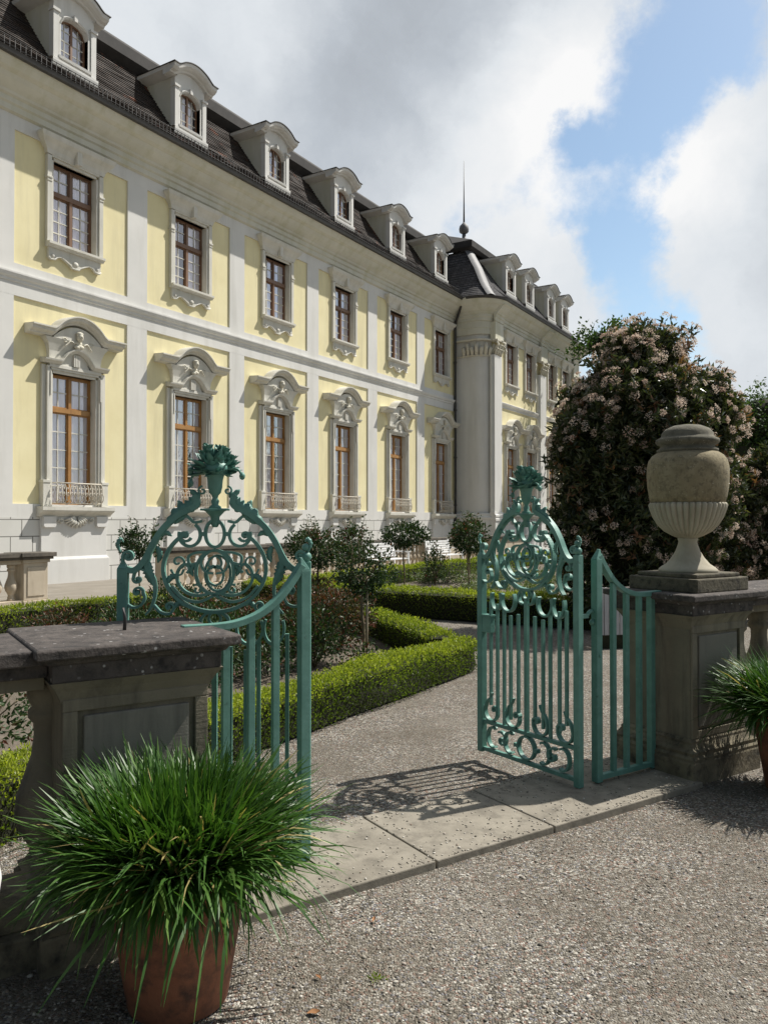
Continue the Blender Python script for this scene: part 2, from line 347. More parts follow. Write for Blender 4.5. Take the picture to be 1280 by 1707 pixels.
def tiles(name, cols, bw, bh, mortar, bump=.5, red=None):
    m, nt, bs, out = new_mat(name); k = NT(nt); p = k.obj()
    s = k.n('ShaderNodeSeparateXYZ', {0: p}); v = k.n('ShaderNodeCombineXYZ', {0: k.n('ShaderNodeMath', {0: s.outputs[0], 1: s.outputs[1]}, operation='SUBTRACT').outputs[0], 1: s.outputs[2], 2: 0.}).outputs[0]
    b = k.n('ShaderNodeTexBrick', {'Vector': v, 'Color1': (*cols[0], 1), 'Color2': (*cols[1], 1), 'Mortar': (*mortar, 1), 'Scale': 1., 'Mortar Size': .012, 'Bias': 0., 'Brick Width': bw, 'Row Height': bh})
    c = k.mix(k.mr(k.noise(p, 1.2, 6, .65), .4, .7, 0, .6), b.outputs['Color'], cols[2])
    if red: c = k.mix(k.mr(k.noise(p, 1.7, 3, .5), .64, .69, 0, .8), c, red)
    nt.links.new(c, bs.inputs['Base Color']); bs.inputs['Roughness'].default_value = .85
    nt.links.new(k.bump(k.n('ShaderNodeMath', {0: 1., 1: b.outputs['Fac']}, operation='SUBTRACT').outputs[0], bump, .02), bs.inputs['Normal']); return m
M['tile'] = tiles('brown_roof_tile', ((.034,.025,.020), (.066,.048,.038), (.024,.018,.015)), .19, .125, (.012,.010,.009), .5, (.18,.065,.035))
M['slate'] = tiles('slate', ((.060,.058,.062), (.12,.115,.12), (.045,.042,.045)), .24, .17, (.02,.02,.022), .8)
M['darkroof'] = stone('dark_roof_edge', (.022,.020,.019), (.045,.04,.037), 3, .8, .3, 30, .01)
def plinth():
    m, nt, bs, out = new_mat('jointed_plinth'); k = NT(nt); p = k.obj(); s = k.n('ShaderNodeSeparateXYZ', {0: p})
    v = k.n('ShaderNodeCombineXYZ', {0: s.outputs[0], 1: k.n('ShaderNodeMath', {0: s.outputs[2], 1: .02}, operation='ADD').outputs[0], 2: 0.}).outputs[0]
    b = k.n('ShaderNodeTexBrick', {'Vector': v, 'Color1': (.62,.615,.58,1), 'Color2': (.67,.66,.63,1), 'Mortar': (.17,.165,.15,1), 'Scale': 1., 'Mortar Size': .013, 'Mortar Smooth': .1, 'Bias': 0., 'Brick Width': .60, 'Row Height': .42})
    c = k.mix(k.mr(k.noise(k.pos(), 1.5, 6), .45, .7, 0, .3), b.outputs['Color'], (.50,.49,.45))
    nt.links.new(c, bs.inputs['Base Color']); bs.inputs['Roughness'].default_value = .9
    nt.links.new(k.bump(b.outputs['Fac'], -.6, .02), bs.inputs['Normal']); return m
M['plinth'] = plinth()
def glass():
    m, nt, bs, out = new_mat('old_window_glass'); k = NT(nt); p = k.pos()
    gl = k.n('ShaderNodeBsdfGlossy', {'Roughness': .03, 'Color': (.95,.95,1,1)}); tr = k.n('ShaderNodeBsdfTransparent', {'Color': (1,1,1,1)})
    nt.links.new(k.bump(k.noise(p, 3.0, 2), .25, .02), gl.inputs['Normal'])
    lw = k.n('ShaderNodeLayerWeight', {'Blend': .35}); f = k.mr(lw.outputs['Fresnel'], 0, .9, .26, .8)
    mx = k.n('ShaderNodeMixShader', {0: f}); nt.links.new(tr.outputs[0], mx.inputs[1]); nt.links.new(gl.outputs[0], mx.inputs[2]); nt.links.new(mx.outputs[0], out.inputs[0]); nt.nodes.remove(bs); return m
M['glass'] = glass()
M['curtain'] = stone('pale_curtain', (.72,.665,.72), (.93,.89,.92), .8, .95, .1, 60, .002, (.50,.48,.55), .5, True)
M['dark'] = stone('dark_interior', (.02,.018,.016), (.035,.03,.028), 2, 1., .0)
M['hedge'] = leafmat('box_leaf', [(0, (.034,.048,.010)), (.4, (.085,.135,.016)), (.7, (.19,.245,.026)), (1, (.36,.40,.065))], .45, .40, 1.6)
M['grass'] = leafmat('strap_leaf', [(0, (.018,.052,.010)), (.4, (.040,.105,.018)), (.8, (.085,.175,.035)), (.97, (.14,.23,.06)), (1, (.42,.34,.15))], .42, .26, 1.35, .42)
M['rose'] = leafmat('rose_leaf', [(0, (.016,.036,.012)), (.5, (.035,.070,.022)), (.8, (.055,.085,.030)), (.9, (.10,.045,.028)), (1, (.16,.055,.035))], .48, .2, 1.3, .3)
M['redrose'] = leafmat('red_rose_leaf', [(0, (.020,.032,.013)), (.45, (.05,.065,.025)), (.7, (.11,.050,.030)), (1, (.19,.070,.042))], .48, .2, 1.3, .3)
M['shrub'] = leafmat('photinia_leaf', [(0, (.026,.036,.015)), (.5, (.066,.086,.034)), (.72, (.125,.13,.052)), (.86, (.17,.090,.05)), (1, (.28,.145,.08))], .32, .22, 1.3, .5)
M['blossom'] = leafmat('photinia_blossom', [(0, (.46,.33,.27)), (.4, (.66,.54,.45)), (.8, (.82,.74,.66)), (1, (.74,.50,.40))], .8, .36, 1.0, .1, .92)
M['tree'] = leafmat('tree_leaf', [(0, (.014,.036,.009)), (.5, (.034,.076,.016)), (1, (.085,.145,.028))], .5, .3, 1.4)
M['ground_cover'] = leafmat('bed_plant_leaf', [(0, (.05,.085,.035)), (.5, (.12,.165,.07)), (1, (.26,.30,.17))], .5, .25, 1.2)
# ------------------------------------------------------------------ ground, paths, beds
def sheet(name, pts, z, mat):
    mb = MB(); mb.add([(p[0], p[1], z) for p in pts], [tuple(range(len(pts)))]); o = mb.build(name, mat); tag(o, kind='structure'); return o
def ground():
    # one sheet, finer and gently uneven near the viewer
    xs = np.concatenate([[-400, -120, -40, -15, -8], np.arange(-5, 9.01, .2), [12, 20, 45, 120, 400]])
    ys = np.concatenate([[-200, -40, -8, 0], np.arange(1.4, 14.01, .2), [17, 22, 30, 60, 150, 500]])
    X, Y = np.meshgrid(xs, ys); P = np.stack([X.ravel(), Y.ravel(), 0*X.ravel()], 1)
    Z = .010*nz(P, .9)+.006*nz(P+5, 2.6); Z -= .012
    far = (np.abs(P[:, 0]-2) > 9) | (P[:, 1] > 14.5) | (P[:, 1] < 1.3); Z[far] = -.012
    P[:, 2] = Z; nx, ny = len(xs), len(ys); fs = []
    for j in range(ny-1):
        for i in range(nx-1): a = j*nx+i; fs.append((a, a+1, a+nx+1, a+nx))
    mb = MB(); mb.add(P, fs, True); tag(mb.build('gravel_ground', M['gravel']), kind='structure')
ground()
sheet('terrace_paving', [FW(-40, -.5), FW(60, -.5), FW(60, 6.9), FW(-40, 6.9)][::-1], .016, M['terrace'])
sheet('rose_bed_soil', [FW(-20, 7.3), FW(-3.1, 7.3), FW(-3.1, 12.1), FW(-5.0, 13.95), FW(-20, 13.95)][::-1], .020, M['soil'])
sheet('far_bed_soil', [FW(-.6, 7.3), FW(24, 7.3), FW(24, 14.2), FW(-.6, 14.2)][::-1], .020, M['soil'])
# threshold: three worn slabs with open joints
def threshold():
    for a, b in ((-2.32, -1.395), (-1.385, -.635), (-.625, .62)):
        mb = MB(); mb.box(a, b, -.40, .26, -.05, .028)
        o = mb.build('threshold_slab', M['slab'], None, tuple(G0), .006, rotW)
        tag(o, {-2.32: 'worn threshold slab half hidden by the near potted grass plant', -1.385: 'middle sunlit slab of the gate threshold, between two joints', -.625: 'threshold slab under the right gate leaf, mostly in pillar shade'}[a], 'stone slab', 'slabs of the gate threshold')
threshold()

# ------------------------------------------------------------------ the palace
PAL = empty('palace', tuple(F0), rotF)       # local x along the front, local -y outwards
tag(PAL, 'long pale yellow and white baroque palace with dormered mansard roof', 'palace')
BAY, C0, NB = 4.18, .89, 6
X0, X1 = -8.5, 23.3
PV = 1.8                                      # how far the pavilion stands forward
CORN = [(.02,11.62),(.10,11.66),(.10,11.80),(.15,11.84),(.15,11.96),(.22,12.0),(.24,12.06),(.36,12.16),(.44,12.24),(.50,12.34),(.55,12.36),(.62,12.40),(.70,12.50),(.76,12.60),(.76,12.66),(.0,12.70)]
centers = [C0+BAY*k for k in range(-2, NB)]
pcent = [26.3, 29.0, 32.5, 35.0]
WL, WU = (.66, 2.0, 5.44), (.66, 8.78, 10.92)
def facade_wall(name, mat, x0, x1, cs, y, z0, z1):
    mb = MB(); xs = [x0]
    for c in cs: xs += [c-.66, c+.66]
    xs.append(x1)
    for i in range(len(xs)-1):
        if i % 2 == 0: mb.box(xs[i], xs[i+1], y, y+.45, z0, z1)
        else:
            for a, b in ((z0, WL[1]), (WL[2], WU[1]), (WU[2], z1)): mb.box(xs[i], xs[i+1], y, y+.45, a, b)
    return mb.build(name, mat, PAL)
facade_wall('wall', M['yellow'], X0, X1, centers, 0, 1.72, 11.7)
facade_wall('pavilion_wall', M['yellow'], 24.0, 36.9, pcent, -PV, 1.72, 11.7)
# plinths
mb = MB(); mb.box(X0, X1, -.05, .3, -.1, 1.72); mb.build('plinth', M['plinth'], PAL)
# white lesenes and bands, proud of the yellow fields
for c in centers:
    mb = MB(); mb.box(c+1.735, min(c+2.445, X1), -.045, .05, 2.05, 11.28); mb.build('pilaster_strip', M['white'], PAL)
for z0, z1 in ((1.72, 2.05), (7.18, 7.98), (11.28, 11.75)):
    mb = MB(); mb.box(X0, X1, -.047, .05, z0, z1); mb.build('wall_band', M['white'], PAL)
mb = MB(); mb.sweepx([(X0, 0), (X1, 0)], [(-.05,7.50),(-.075,7.52),(-.075,7.58),(-.12,7.62),(-.15,7.70),(-.15,7.74),(-.05,7.77)]); mb.build('string_course', M['white'], PAL)
# cornice of the gallery
mb = MB(); mb.sweepx([(X0, 0), (X1+.2, 0)], [(-o-.03, z) for o, z in CORN]); mb.build('cornice', M['cornice'], PAL)
def gutter(mb, path):
    prof = [(.70,12.66),(.72,12.60),(.78,12.575),(.84,12.60),(.865,12.68),(.875,12.70),(.855,12.70),(.82,12.63),(.74,12.63)]
    mb.sweep_plan(path, [(o+.03, z) for o, z in prof])
mb = MB(); gutter(mb, [(X0, 0, 0, -1), (22.55, 0, 0, -1)]); mb.build('gutter', M['gutter'], PAL)
# mansard roof with real courses of tiles
def prof_pts(prof, step):
    out = []
    P = cr([(a, b) for a, b in prof], 12); d = [0]
    for i in range(1, len(P)): d.append(d[-1]+math.dist(P[i], P[i-1]))
    n = int(d[-1]/step)
    for k in range(n+1):
        t = k*d[-1]/n; j = max(i for i in range(len(d)) if d[i] <= t+1e-9); j = min(j, len(P)-2)
        f = (t-d[j])/(d[j+1]-d[j]); out.append((P[j][0]+(P[j+1][0]-P[j][0])*f, P[j][1]+(P[j+1][1]-P[j][1])*f))
    return out
ROOF = [(.80,12.70),(.42,13.03),(-.05,13.50),(-.80,14.50),(-1.62,15.70)]
rp = prof_pts(ROOF, .125)
def saw(rp, h=.030):
    out = []
    for i in range(len(rp)-1):
        (a, z), (b, w) = rp[i], rp[i+1]; l = math.dist((a, z), (b, w)); nx, nzz = (w-z)/l, (a-b)/l
        out += [(a+nx*h, z+nzz*h), (b+nx*.002, w+nzz*.002)]
    return out
ST = saw(rp)
mb = MB(); xs = np.arange(X0, 24.9, .42)
rows = []
for x in xs:
    j = [(random.random()-.5)*.012 for _ in ST]
    rows.append([(x, -(o+q), z+q) for (o, z), q in zip(ST, j)])
mb.grid(rows, smooth=False); mb.build('roof', M['tile'], PAL)
mb = MB(); mb.sweepx([(X0, 0), (25.2, 0)], [(1.55,15.62),(1.38,15.74),(1.30,15.80),(1.30,16.14),(1.36,16.24),(5.5,17.4),(5.5,16.0)]); mb.build('upper_roof', M['darkroof'], PAL)
# snow guard just above the gutter
mb = MB()
for z, o in ((12.92,.62),(13.12,.62)): mb.tube([(X0,-o,z),(22.6,-o,z)], .012, 4)
for i in range(int((22.6-X0)/.14)): x = X0+.14*i; mb.box(x-.008, x+.008, -.625, -.61, 12.84, 13.14)
for i in range(int((22.6-X0)/1.1)): x = X0+1.1*i; mb.tube([(x,-.62,13.14),(x,-.40,13.1)], .014, 4)
mb.build('snow_guard', M['gutter'], PAL)

# ---- windows
def casement(parent, hw, z0, z1, zt, lower, upper, y=.15, dark=False, seed=0):
    wd = M['wood_dark'] if dark else M['wood']
    mb = MB(); f = .045
    mb.box(-hw, -hw+f, y, y+.07, z0, z1); mb.box(hw-f, hw, y, y+.07, z0, z1)
    mb.box(-hw+f, hw-f, y, y+.07, z1-f, z1); mb.box(-hw+f, hw-f, y, y+.07, z0, z0+f)
    mb.box(-.045, .045, y-.025, y+.068, z0+f, zt-.06); mb.box(-.04, .04, y-.015, y+.068, zt+.06, z1-f)
    mb.box(-hw+f, hw-f, y-.045, y+.068, zt-.06, zt+.06)
    for sx in (-1, 1):
        a, b = sorted((sx*.045, sx*(hw-f)))
        for (u, v, nr) in ((z0+f, zt-.06, lower), (zt+.06, z1-f, upper)):
            mb.box(a, a+.03, y+.012, y+.06, u, v); mb.box(b-.03, b, y+.012, y+.06, u, v)
            mb.box(a+.03, b-.03, y+.012, y+.06, u, u+.035); mb.box(a+.03, b-.03, y+.012, y+.06, v-.035, v)
    mb.build('window_frame', wd, parent)
    mb = MB()
    for sx in (-1, 1):
        a, b = sorted((sx*.075, sx*(hw-f-.03)))
        for (u, v, nr) in ((z0+f+.035, zt-.095, lower), (zt+.095, z1-f-.035, upper)):
            c = (a+b)/2; mb.box(c-.013, c+.013, y+.02, y+.05, u, v)
            for i in range(1, nr):
                z = u+(v-u)*i/nr; mb.box(a, c-.011, y+.018, y+.048, z-.015, z+.015); mb.box(c+.013, b, y+.018, y+.048, z-.012, z+.012)
    mb.build('glazing_bars', M['trim'], parent)
    mb = MB(); mb.add([(-hw+f, y+.04, z0+f), (hw-f, y+.04, z0+f), (hw-f, y+.04, z1-f), (-hw+f, y+.04, z1-f)], [(0, 1, 2, 3)]); mb.build('pane', M['glass'], parent)
    mb = MB(); r2 = random.Random(seed)
    for a, b in ((-hw, -.04), (.04, hw)):
        n = 30; ph = r2.random()*6; gap = (b-a)*r2.choice((0, 0, .12, .3)); a, b = (a, b-gap) if a < 0 else (a+gap, b)
        rows = [[(a+(b-a)*i/n, y+.062+.016*math.sin(i*1.25+ph)+.010*math.sin(i*.53+ph*2), z) for i in range(n+1)] for z in (z0, (z0+z1)/2, z1)]
        mb.grid(rows)
    mb.build('curtain', M['curtain'], parent)
    mb = MB(); mb.box(-hw-.2, hw+.2, .46, .5, z0-.1, z1+.1); mb.build('interior', M['dark'], parent)

def arch_path(hw, rise, flat, z, n=18):
    """flat shoulders, then an S-curve up into a segmental arch"""
    pts = [(-hw, z), (-flat, z)]
    for i in range(1, n):
        t = -flat+2*flat*i/n; s = abs(t)/flat
        h = (1-s**2.0); h = h if s < .72 else h*(1-((s-.72)/.28)**1.2*.55)
        pts.append((t, z+rise*h))
    return pts+[(flat, z), (hw, z)]

def lower_window(x, y, railing=True, seed=0):
    w = empty('lower_window', (x, y, 0), 0, PAL)
    hw = .66; T = M['trim']
    casement(w, hw, 2.0, 5.44, 4.52, 5, 2, seed=seed)
    mb = MB()       # moulded architrave
    for s in (-1, 1):
        def bx(a, b, y0, y1, z0, z1): a, b = sorted((s*a, s*b)); mb.box(a, b, y0, y1, z0, z1)
        bx(hw-.002, hw+.07, -.07, .2, 2.0, 5.44); bx(hw+.07, hw+.13, -.11, .05, 2.0, 5.52); bx(hw+.13, hw+.20, -.135, .05, 2.0, 5.60)
        bx(hw+.20, hw+.31, -.07, .05, 2.0, 5.62)
        bx(hw+.13, hw+.33, -.175, .05, 2.0, 2.62); bx(hw+.12, hw+.345, -.19, .05, 2.60, 2.67)
        bx(hw+.085, hw+.12, -.155, .05, 4.85, 5.46)
    mb.box(-hw, hw, -.07, .2, 5.44, 5.51); mb.box(-hw-.07, hw+.07, -.11, .05, 5.51, 5.57); mb.box(-hw-.13, hw+.13, -.137, .05, 5.57, 5.66)
    mb.build('architrave', T, w, bevel=.006)
    mb = MB()       # inner hood with raised arch
    mb.sweepx(arch_path(.98, .36, .50, 5.66), [(.02,0),(-.17,0),(-.19,.03),(-.24,.07),(-.25,.11),(-.02,.14),(.02,.14)])
    mb.prism([(-.42,5.66)]+[(t, 5.66+.33*(1-(t/.45)**2)) for t in np.linspace(-.42,.42,11)]+[(.42,5.66)], -.10, .02)
    for t in (-.08,-.03,.02,.07): mb.box(t-.016, t+.016, -.17, -.09, 5.67, 5.97)
    mb.build('inner_hood', T, w)
    mb = MB()       # flared frieze under the pediment
    zs = [(5.78,.78,-.10),(6.0,.80,-.12),(6.18,.86,-.17),(6.32,.98,-.22)]
    rows = [[(-a, .03, z), (-a, y0, z), (a, y0, z), (a, .03, z)] for z, a, y0 in zs]; mb.grid(rows, smooth=False, cap=True)
    mb.prism([(-.72,6.30)]+[(t, 6.30+.40*(1-(t/.78)**2)) for t in np.linspace(-.72,.72,13)]+[(.72,6.30)], -.20, .02)
    mb.build('frieze', T, w)
    mb = MB()       # broken segmental pediment
    mb.sweepx(arch_path(1.42, .42, .80, 6.34), [(.03,-.02),(-.22,0),(-.24,.04),(-.31,.07),(-.35,.10),(-.36,.16),(-.40,.17),(-.40,.205),(.03,.235)])
    mb.build('pediment', T, w)
    mb = MB()       # carved head with drapery and side scrolls
    mb.ico((0,-.27,6.44), .105, (.85,.9,1.2), 12, 8); mb.ico((0,-.365,6.43), .028, (.8,1,1.3)); mb.ico((0,-.26,6.53), .10, (1,.9,.55), 10, 6)
    mb.ico((0,-.21,6.29), .11, (1.1,.4,.6), 12, 6); mb.ico((.05,-.24,6.20), .07, (1.6,.6,.8)); mb.ico((-.06,-.24,6.18), .07, (1.5,.6,.8))
    for s in (-1, 1):
        mb.tube([(s*(.40+.0*i)+s*.08*math.cos(i*.55)*(1-i/16), -.205, 6.30+.08*math.sin(i*.55)*(1-i/16)) for i in range(15)], .016, 5)
        mb.tube(cr([(s*.13,-.25,6.25),(s*.25,-.24,6.30),(s*.34,-.23,6.22),(s*.42,-.22,6.14)],4), [.02]*12+[.012], 5)
    mb.build('carved_head', M['capital'], w)
    mb = MB()       # sill on its moulded shelf
    mb.sweepx([(-1.10,0),(1.10,0)], [(.02,1.74),(-.14,1.74),(-.17,1.78),(-.26,1.84),(-.30,1.86),(-.33,1.90),(-.33,1.99),(.02,2.0)])
    mb.build('window_sill', T, w)
    mb = MB()       # plain dado under the sill, consoles and shell
    mb.box(-1.0, 1.0, -.115, .02, .0, 1.74); mb.box(-1.06, 1.06, -.165, .02, .0, .62); mb.frustum((-1.06,1.06,-.165,.02), .62, (-1.0,1.0,-.117,.02), .70)
    for s in (-1, 1):
        a, b = sorted((s*.98, s*.62)); mb.prism([(a,1.74),(a,1.50),(a+.03,1.46),(b-.03,1.46),(b,1.50),(b,1.74)], -.20, -.02)
    mb.build('dado', M['white'], w, bevel=.008)
    mb = MB()
    for i in range(9):
        a = R_(200+17.5*i); l = .34-.06*abs(i-4)/4
        mb.tube([(.08*math.cos(a), -.17, 1.76+.05*math.sin(a)), (l*.6*math.cos(a)*1.3, -.22, 1.74+l*.55*math.sin(a)), (l*1.35*math.cos(a), -.15, 1.72+l*.85*math.sin(a))], [.018,.04,.02], 6)
    for s in (-1, 1): mb.tube([(s*(.46)+s*.08*math.cos(i*.6)*(1-i/15), -.17, 1.62+.08*math.sin(i*.6)*(1-i/15)) for i in range(14)], .024, 5)
    mb.build('carved_shell', T, w)
    if railing:
        mb = MB(); hh = .68
        mb.tube(cr([(-hh,-.12,2.60),(-hh+.02,-.30,2.60),(hh-.02,-.30,2.60),(hh,-.12,2.60)],1), .02, 6); mb.tube([(-hh,-.28,2.08),(hh,-.28,2.08)], .016, 6)
        for s in (-1, 1): mb.tube([(s*hh,-.10,2.60),(s*hh,-.28,2.60)], .016, 5); mb.tube([(s*hh,-.10,2.08),(s*hh,-.28,2.08)], .014, 5)
        for i in range(13):
            xx = -hh+2*hh*i/12
            mb.tube(cr([(xx,-.29,2.59),(xx+.012,-.33,2.48),(xx-.012,-.38,2.32),(xx+.01,-.36,2.18),(xx,-.28,2.08)],3), .0125, 5)
        for i in range(12):
            xx = -hh+2*hh*(i+.5)/12
            mb.tube([(xx+.035*math.cos(q*.7)*(1-q/14), -.36, 2.30+.07*math.sin(q*.7)*(1-q/14)) for q in range(13)], .010, 4)
            mb.ico((xx,-.345,2.46), .022, (1,.6,1.4), 6, 4); mb.ico((xx,-.34,2.16), .018, (1,.6,1.3), 6, 4)
        mb.build('balconet_railing', M['rail'], w)
    return w

def upper_window(x, y, seed=0, dark=False):
    w = empty('upper_window', (x, y, 0), 0, PAL); hw = .66; T = M['trim']
    casement(w, hw, 8.78, 10.92, 10.14, 4, 2, seed=seed, dark=dark)
    mb = MB()
    for s in (-1, 1):
        def bx(a, b, y0, y1, z0, z1): a, b = sorted((s*a, s*b)); mb.box(a, b, y0, y1, z0, z1)
        bx(hw-.002, hw+.07, -.06, .2, 8.78, 10.92); bx(hw+.07, hw+.20, -.10, .05, 8.78, 11.02)
        bx(hw+.055, hw+.225, -.125, .05, 10.42, 10.47); bx(hw+.065, hw+.21, -.115, .05, 10.34, 10.37)
    mb.box(-hw, hw, -.06, .2, 10.92, 10.99); mb.box(-hw-.07, hw+.07, -.10, .05, 10.99, 11.06)
    mb.build('architrave', T, w, bevel=.006)
    mb = MB()
    rows = [[(-a,.02,z),(-a,y0,z),(a,y0,z),(a,.02,z)] for z, a, y0 in ((11.04,.87,-.11),(11.16,.91,-.13),(11.28,1.02,-.19),(11.38,1.10,-.27),(11.44,1.14,-.29),(11.50,1.14,-.30))]
    mb.grid(rows, smooth=False, cap=True); mb.box(-.07,.07,-.24,-.05,11.0,11.34); mb.build('window_hood', T, w)
    mb = MB()
    mb.sweepx([(-.86,0),(.86,0)], [(.02,8.66),(-.13,8.66),(-.15,8.70),(-.20,8.72),(-.20,8.78),(.02,8.79)])
    mb.build('window_sill', T, w)
    ap = [(-.80,8.66),(-.80,8.40),(-.74,8.34),(-.62,8.36),(-.54,8.44),(-.42,8.47),(-.28,8.40),(-.16,8.34),(-.10,8.27),(.10,8.27),(.16,8.34),(.28,8.40),(.42,8.47),(.54,8.44),(.62,8.36),(.74,8.34),(.80,8.40),(.80,8.66)]
    mb = MB(); mb.prism(ap, -.07, .02); mb.tube([(a,-.08,b) for a, b in ap[1:-1]], .022, 5); mb.ico((0,-.08,8.40), .075, (1.2,.5,.9)); mb.ico((-.68,-.08,8.45), .05, (1,.6,1)); mb.ico((.68,-.08,8.45), .05, (1,.6,1))
    mb.build('window_apron', T, w)
    return w
protos = [lower_window(centers[i], 0, seed=3+i) for i in range(3)]
for i, c in enumerate(centers[3:]): copy_tree(protos[(i*2+1) % 3], PAL).location = (c, 0, 0)
for i, c in enumerate(pcent): copy_tree(protos[i % 3], PAL).location = (c, -PV, 0)
protos = [upper_window(centers[i], 0, seed=15+i, dark=True) for i in range(3)]
for i, c in enumerate(centers[3:]): copy_tree(protos[(i*2+1) % 3], PAL).location = (c, 0, 0)
for i, c in enumerate(pcent): copy_tree(protos[i % 3], PAL).location = (c, -PV, 0)

# ---- dormers
def dormer(x, y):
    d = empty('dormer', (x, y, 0), 0, PAL); W = M['white']
    aw = .42
    arch = [(t, 14.72+.30*math.sqrt(max(0, 1-(t/aw)**2))) for t in np.linspace(aw, -aw, 13)]
    mb = MB()   # front wall with arched opening, built as two halves
    hole = [(aw,13.80)]+arch+[(-aw,13.80)]
    half = [(.66,13.60),(.66,15.30),(0,15.34)]+[p for p in arch if p[0] <= 1e-6][:1]
    rgt = [(.62,13.62),(.62,15.62),(0,15.80)]+[p for p in arch[::-1] if p[0] >= -1e-6]+[(aw,13.62)]
    lft = [(-p[0], p[1]) for p in rgt][::-1]
    mb.prism(rgt, -.02, .16); mb.prism(lft, -.02, .16); mb.box(-aw, aw, -.02, .16, 13.62, 13.80)
    mb.build('dormer_front', W, d)
    mb = MB()
    for s in (-1, 1):
        a, b = sorted((s*.66, s*.50)); mb.box(a, b, -.075, .1, 13.66, 15.02); a, b = sorted((s*.69, s*.47)); mb.box(a, b, -.11, .1, 15.02, 15.10)
        a, b = sorted((s*.47, s*.42)); mb.box(a, b, -.05, .1, 13.80, 14.74)
    mb.sweepx([(t, z+.02) for t, z in arch], [(.1,0),(-.05,0),(-.08,.05),(-.05,.09),(.1,.09)])
    mb.box(-.05,.05,-.11,.05,15.02,15.2)
    mb.build('dormer_surround', W, d)
    mb = MB(); rows = [[(-.70,y0,z),(.70,y0,z)] for y0, z in ((.02,13.20),(-.02,13.34),(-.10,13.46),(-.12,13.56),(-.12,13.62),(-.06,13.66),(.1,13.67))]; mb.grid(rows, smooth=False)
    mb.sweepx([(-.50,0),(.50,0)], [(.1,13.72),(-.09,13.72),(-.10,13.79),(.1,13.80)]); mb.build('dormer_sill', W, d)
    mb = MB()
    for s in (-1, 1): a, b = sorted((s*.62, s*.50)); mb.box(a, b, .16, 2.0, 13.0, 15.45)
    mb.build('dormer_cheek', M['cornice'], d)
    gp = arch_path(.90, .30, .70, 15.40)
    mb = MB(); mb.sweepx(gp, [(.2,-.06),(-.10,-.03),(-.13,.02),(-.22,.05),(-.30,.12),(-.32,.22),(.2,.24)])
    for s in (-1, 1):    # eaves moulding running back along the cheeks
        mb.add([(s*.60,-.1,15.37),(s*.72,-.1,15.42),(s*.90,-.1,15.52),(s*.92,-.1,15.64),(s*.60,-.1,15.64)]+[(s*.60,2.0,15.37),(s*.72,2.0,15.42),(s*.90,2.0,15.52),(s*.92,2.0,15.64),(s*.60,2.0,15.64)],
               [(i,(i+1)%5,(i+1)%5+5,i+5) for i in range(5)])
    mb.build('dormer_cornice', W, d)
    mb = MB(); rows = [[(a*1.04, yy, z+.255) for a, z in gp] for yy in (-.35, 2.1)]; mb.grid(rows, smooth=False)
    rows = [[(a*1.04, yy, z+.225) for a, z in gp] for yy in (-.35, 2.1)]; mb.grid(rows, smooth=False)
    mb.grid([[(a*1.04,-.35,z+.225) for a, z in gp],[(a*1.04,-.35,z+.255) for a, z in gp]], smooth=False)
    mb.build('dormer_roof', M['gutter'], d)
    mb = MB(); y = .10
    mb.box(-aw,-aw+.05,y,y+.05,13.80,14.72); mb.box(aw-.05,aw,y,y+.05,13.80,14.72); mb.box(-.03,.03,y-.01,y+.05,13.85,15.0); mb.box(-aw+.05,aw-.05,y,y+.05,13.80,13.85)
    mb.ribbon([(t*.94, z-.02) for t, z in arch], .05, .05, y+.025)
    mb.build('window_frame', M['wood_dark'], d)
    mb = MB()
    for z in (14.10, 14.40, 14.70): mb.box(-aw+.05,-.03,y+.01,y+.04,z-.009,z+.009); mb.box(.03,aw-.05,y+.01,y+.04,z-.009,z+.009)
    for s in (-1,1): mb.box(s*.21-.008,s*.21+.008,y+.012,y+.042,13.85,14.92)
    mb.build('glazing_bars', M['trim'], d)
    mb = MB(); mb.add([(a,y+.03,z) for a, z in hole], [tuple(range(len(hole)))]); mb.build('pane', M['glass'], d)
    mb = MB(); mb.add([(a,y+.14,z) for a, z in hole], [tuple(range(len(hole)))]); mb.build('curtain', M['curtain'], d)
    return d
proto = dormer(centers[0], .05)
for ch in proto.children:
    for v in ch.data.vertices: v.co.z = 13.6+(v.co.z-13.6)*(.90 if v.co.z > 13.6 else 1)
for c in centers[1:]: copy_tree(proto, PAL).location = (c, .05, 0)
for c in pcent: copy_tree(proto, PAL).location = (c, .05-PV, 0)

# ---- pavilion: straight return, rounded corner, then the front plane
def pav_path(x_end=36.9, n=12, r=.75):
    p = [(23.3, .2, -1, 0), (23.3, -(PV-r), -1, 0)]
    for i in range(1, n+1):
        a = math.pi/2*i/n; p.append((23.3+r-r*math.cos(a), -(PV-r)-r*math.sin(a), -math.cos(a), -math.sin(a)))
    return p+[(x_end, -PV, .98, -1), (x_end, 3.0, 1, 0)]
PP = pav_path()
ret = PP[:-2]+[(24.10, -PV, 0, -1)]
mb = MB(); mb.sweep_plan(ret, [(-.06,0),(-.06,11.7),(-.4,11.7),(-.4,0)]); mb.f = mb.f; mb.build('rounded_corner_wall', M['white'], PAL)
mb = MB(); mb.sweep_plan(PP, [(.10,-.1),(.10,1.72),(.16,1.76),(.18,1.82),(.14,1.88),(.10,1.92),(.12,1.98),(.08,2.04),(-.2,2.04),(-.2,-.1)]); mb.build('pavilion_plinth', M['white'], PAL)
mb = MB(); mb.sweep_plan(PP, [(.03,10.98),(.06,11.0),(.06,11.28),(.09,11.30),(.09,11.62),(-.1,11.62),(-.1,10.98)]); mb.build('pavilion_architrave', M['cornice'], PAL)
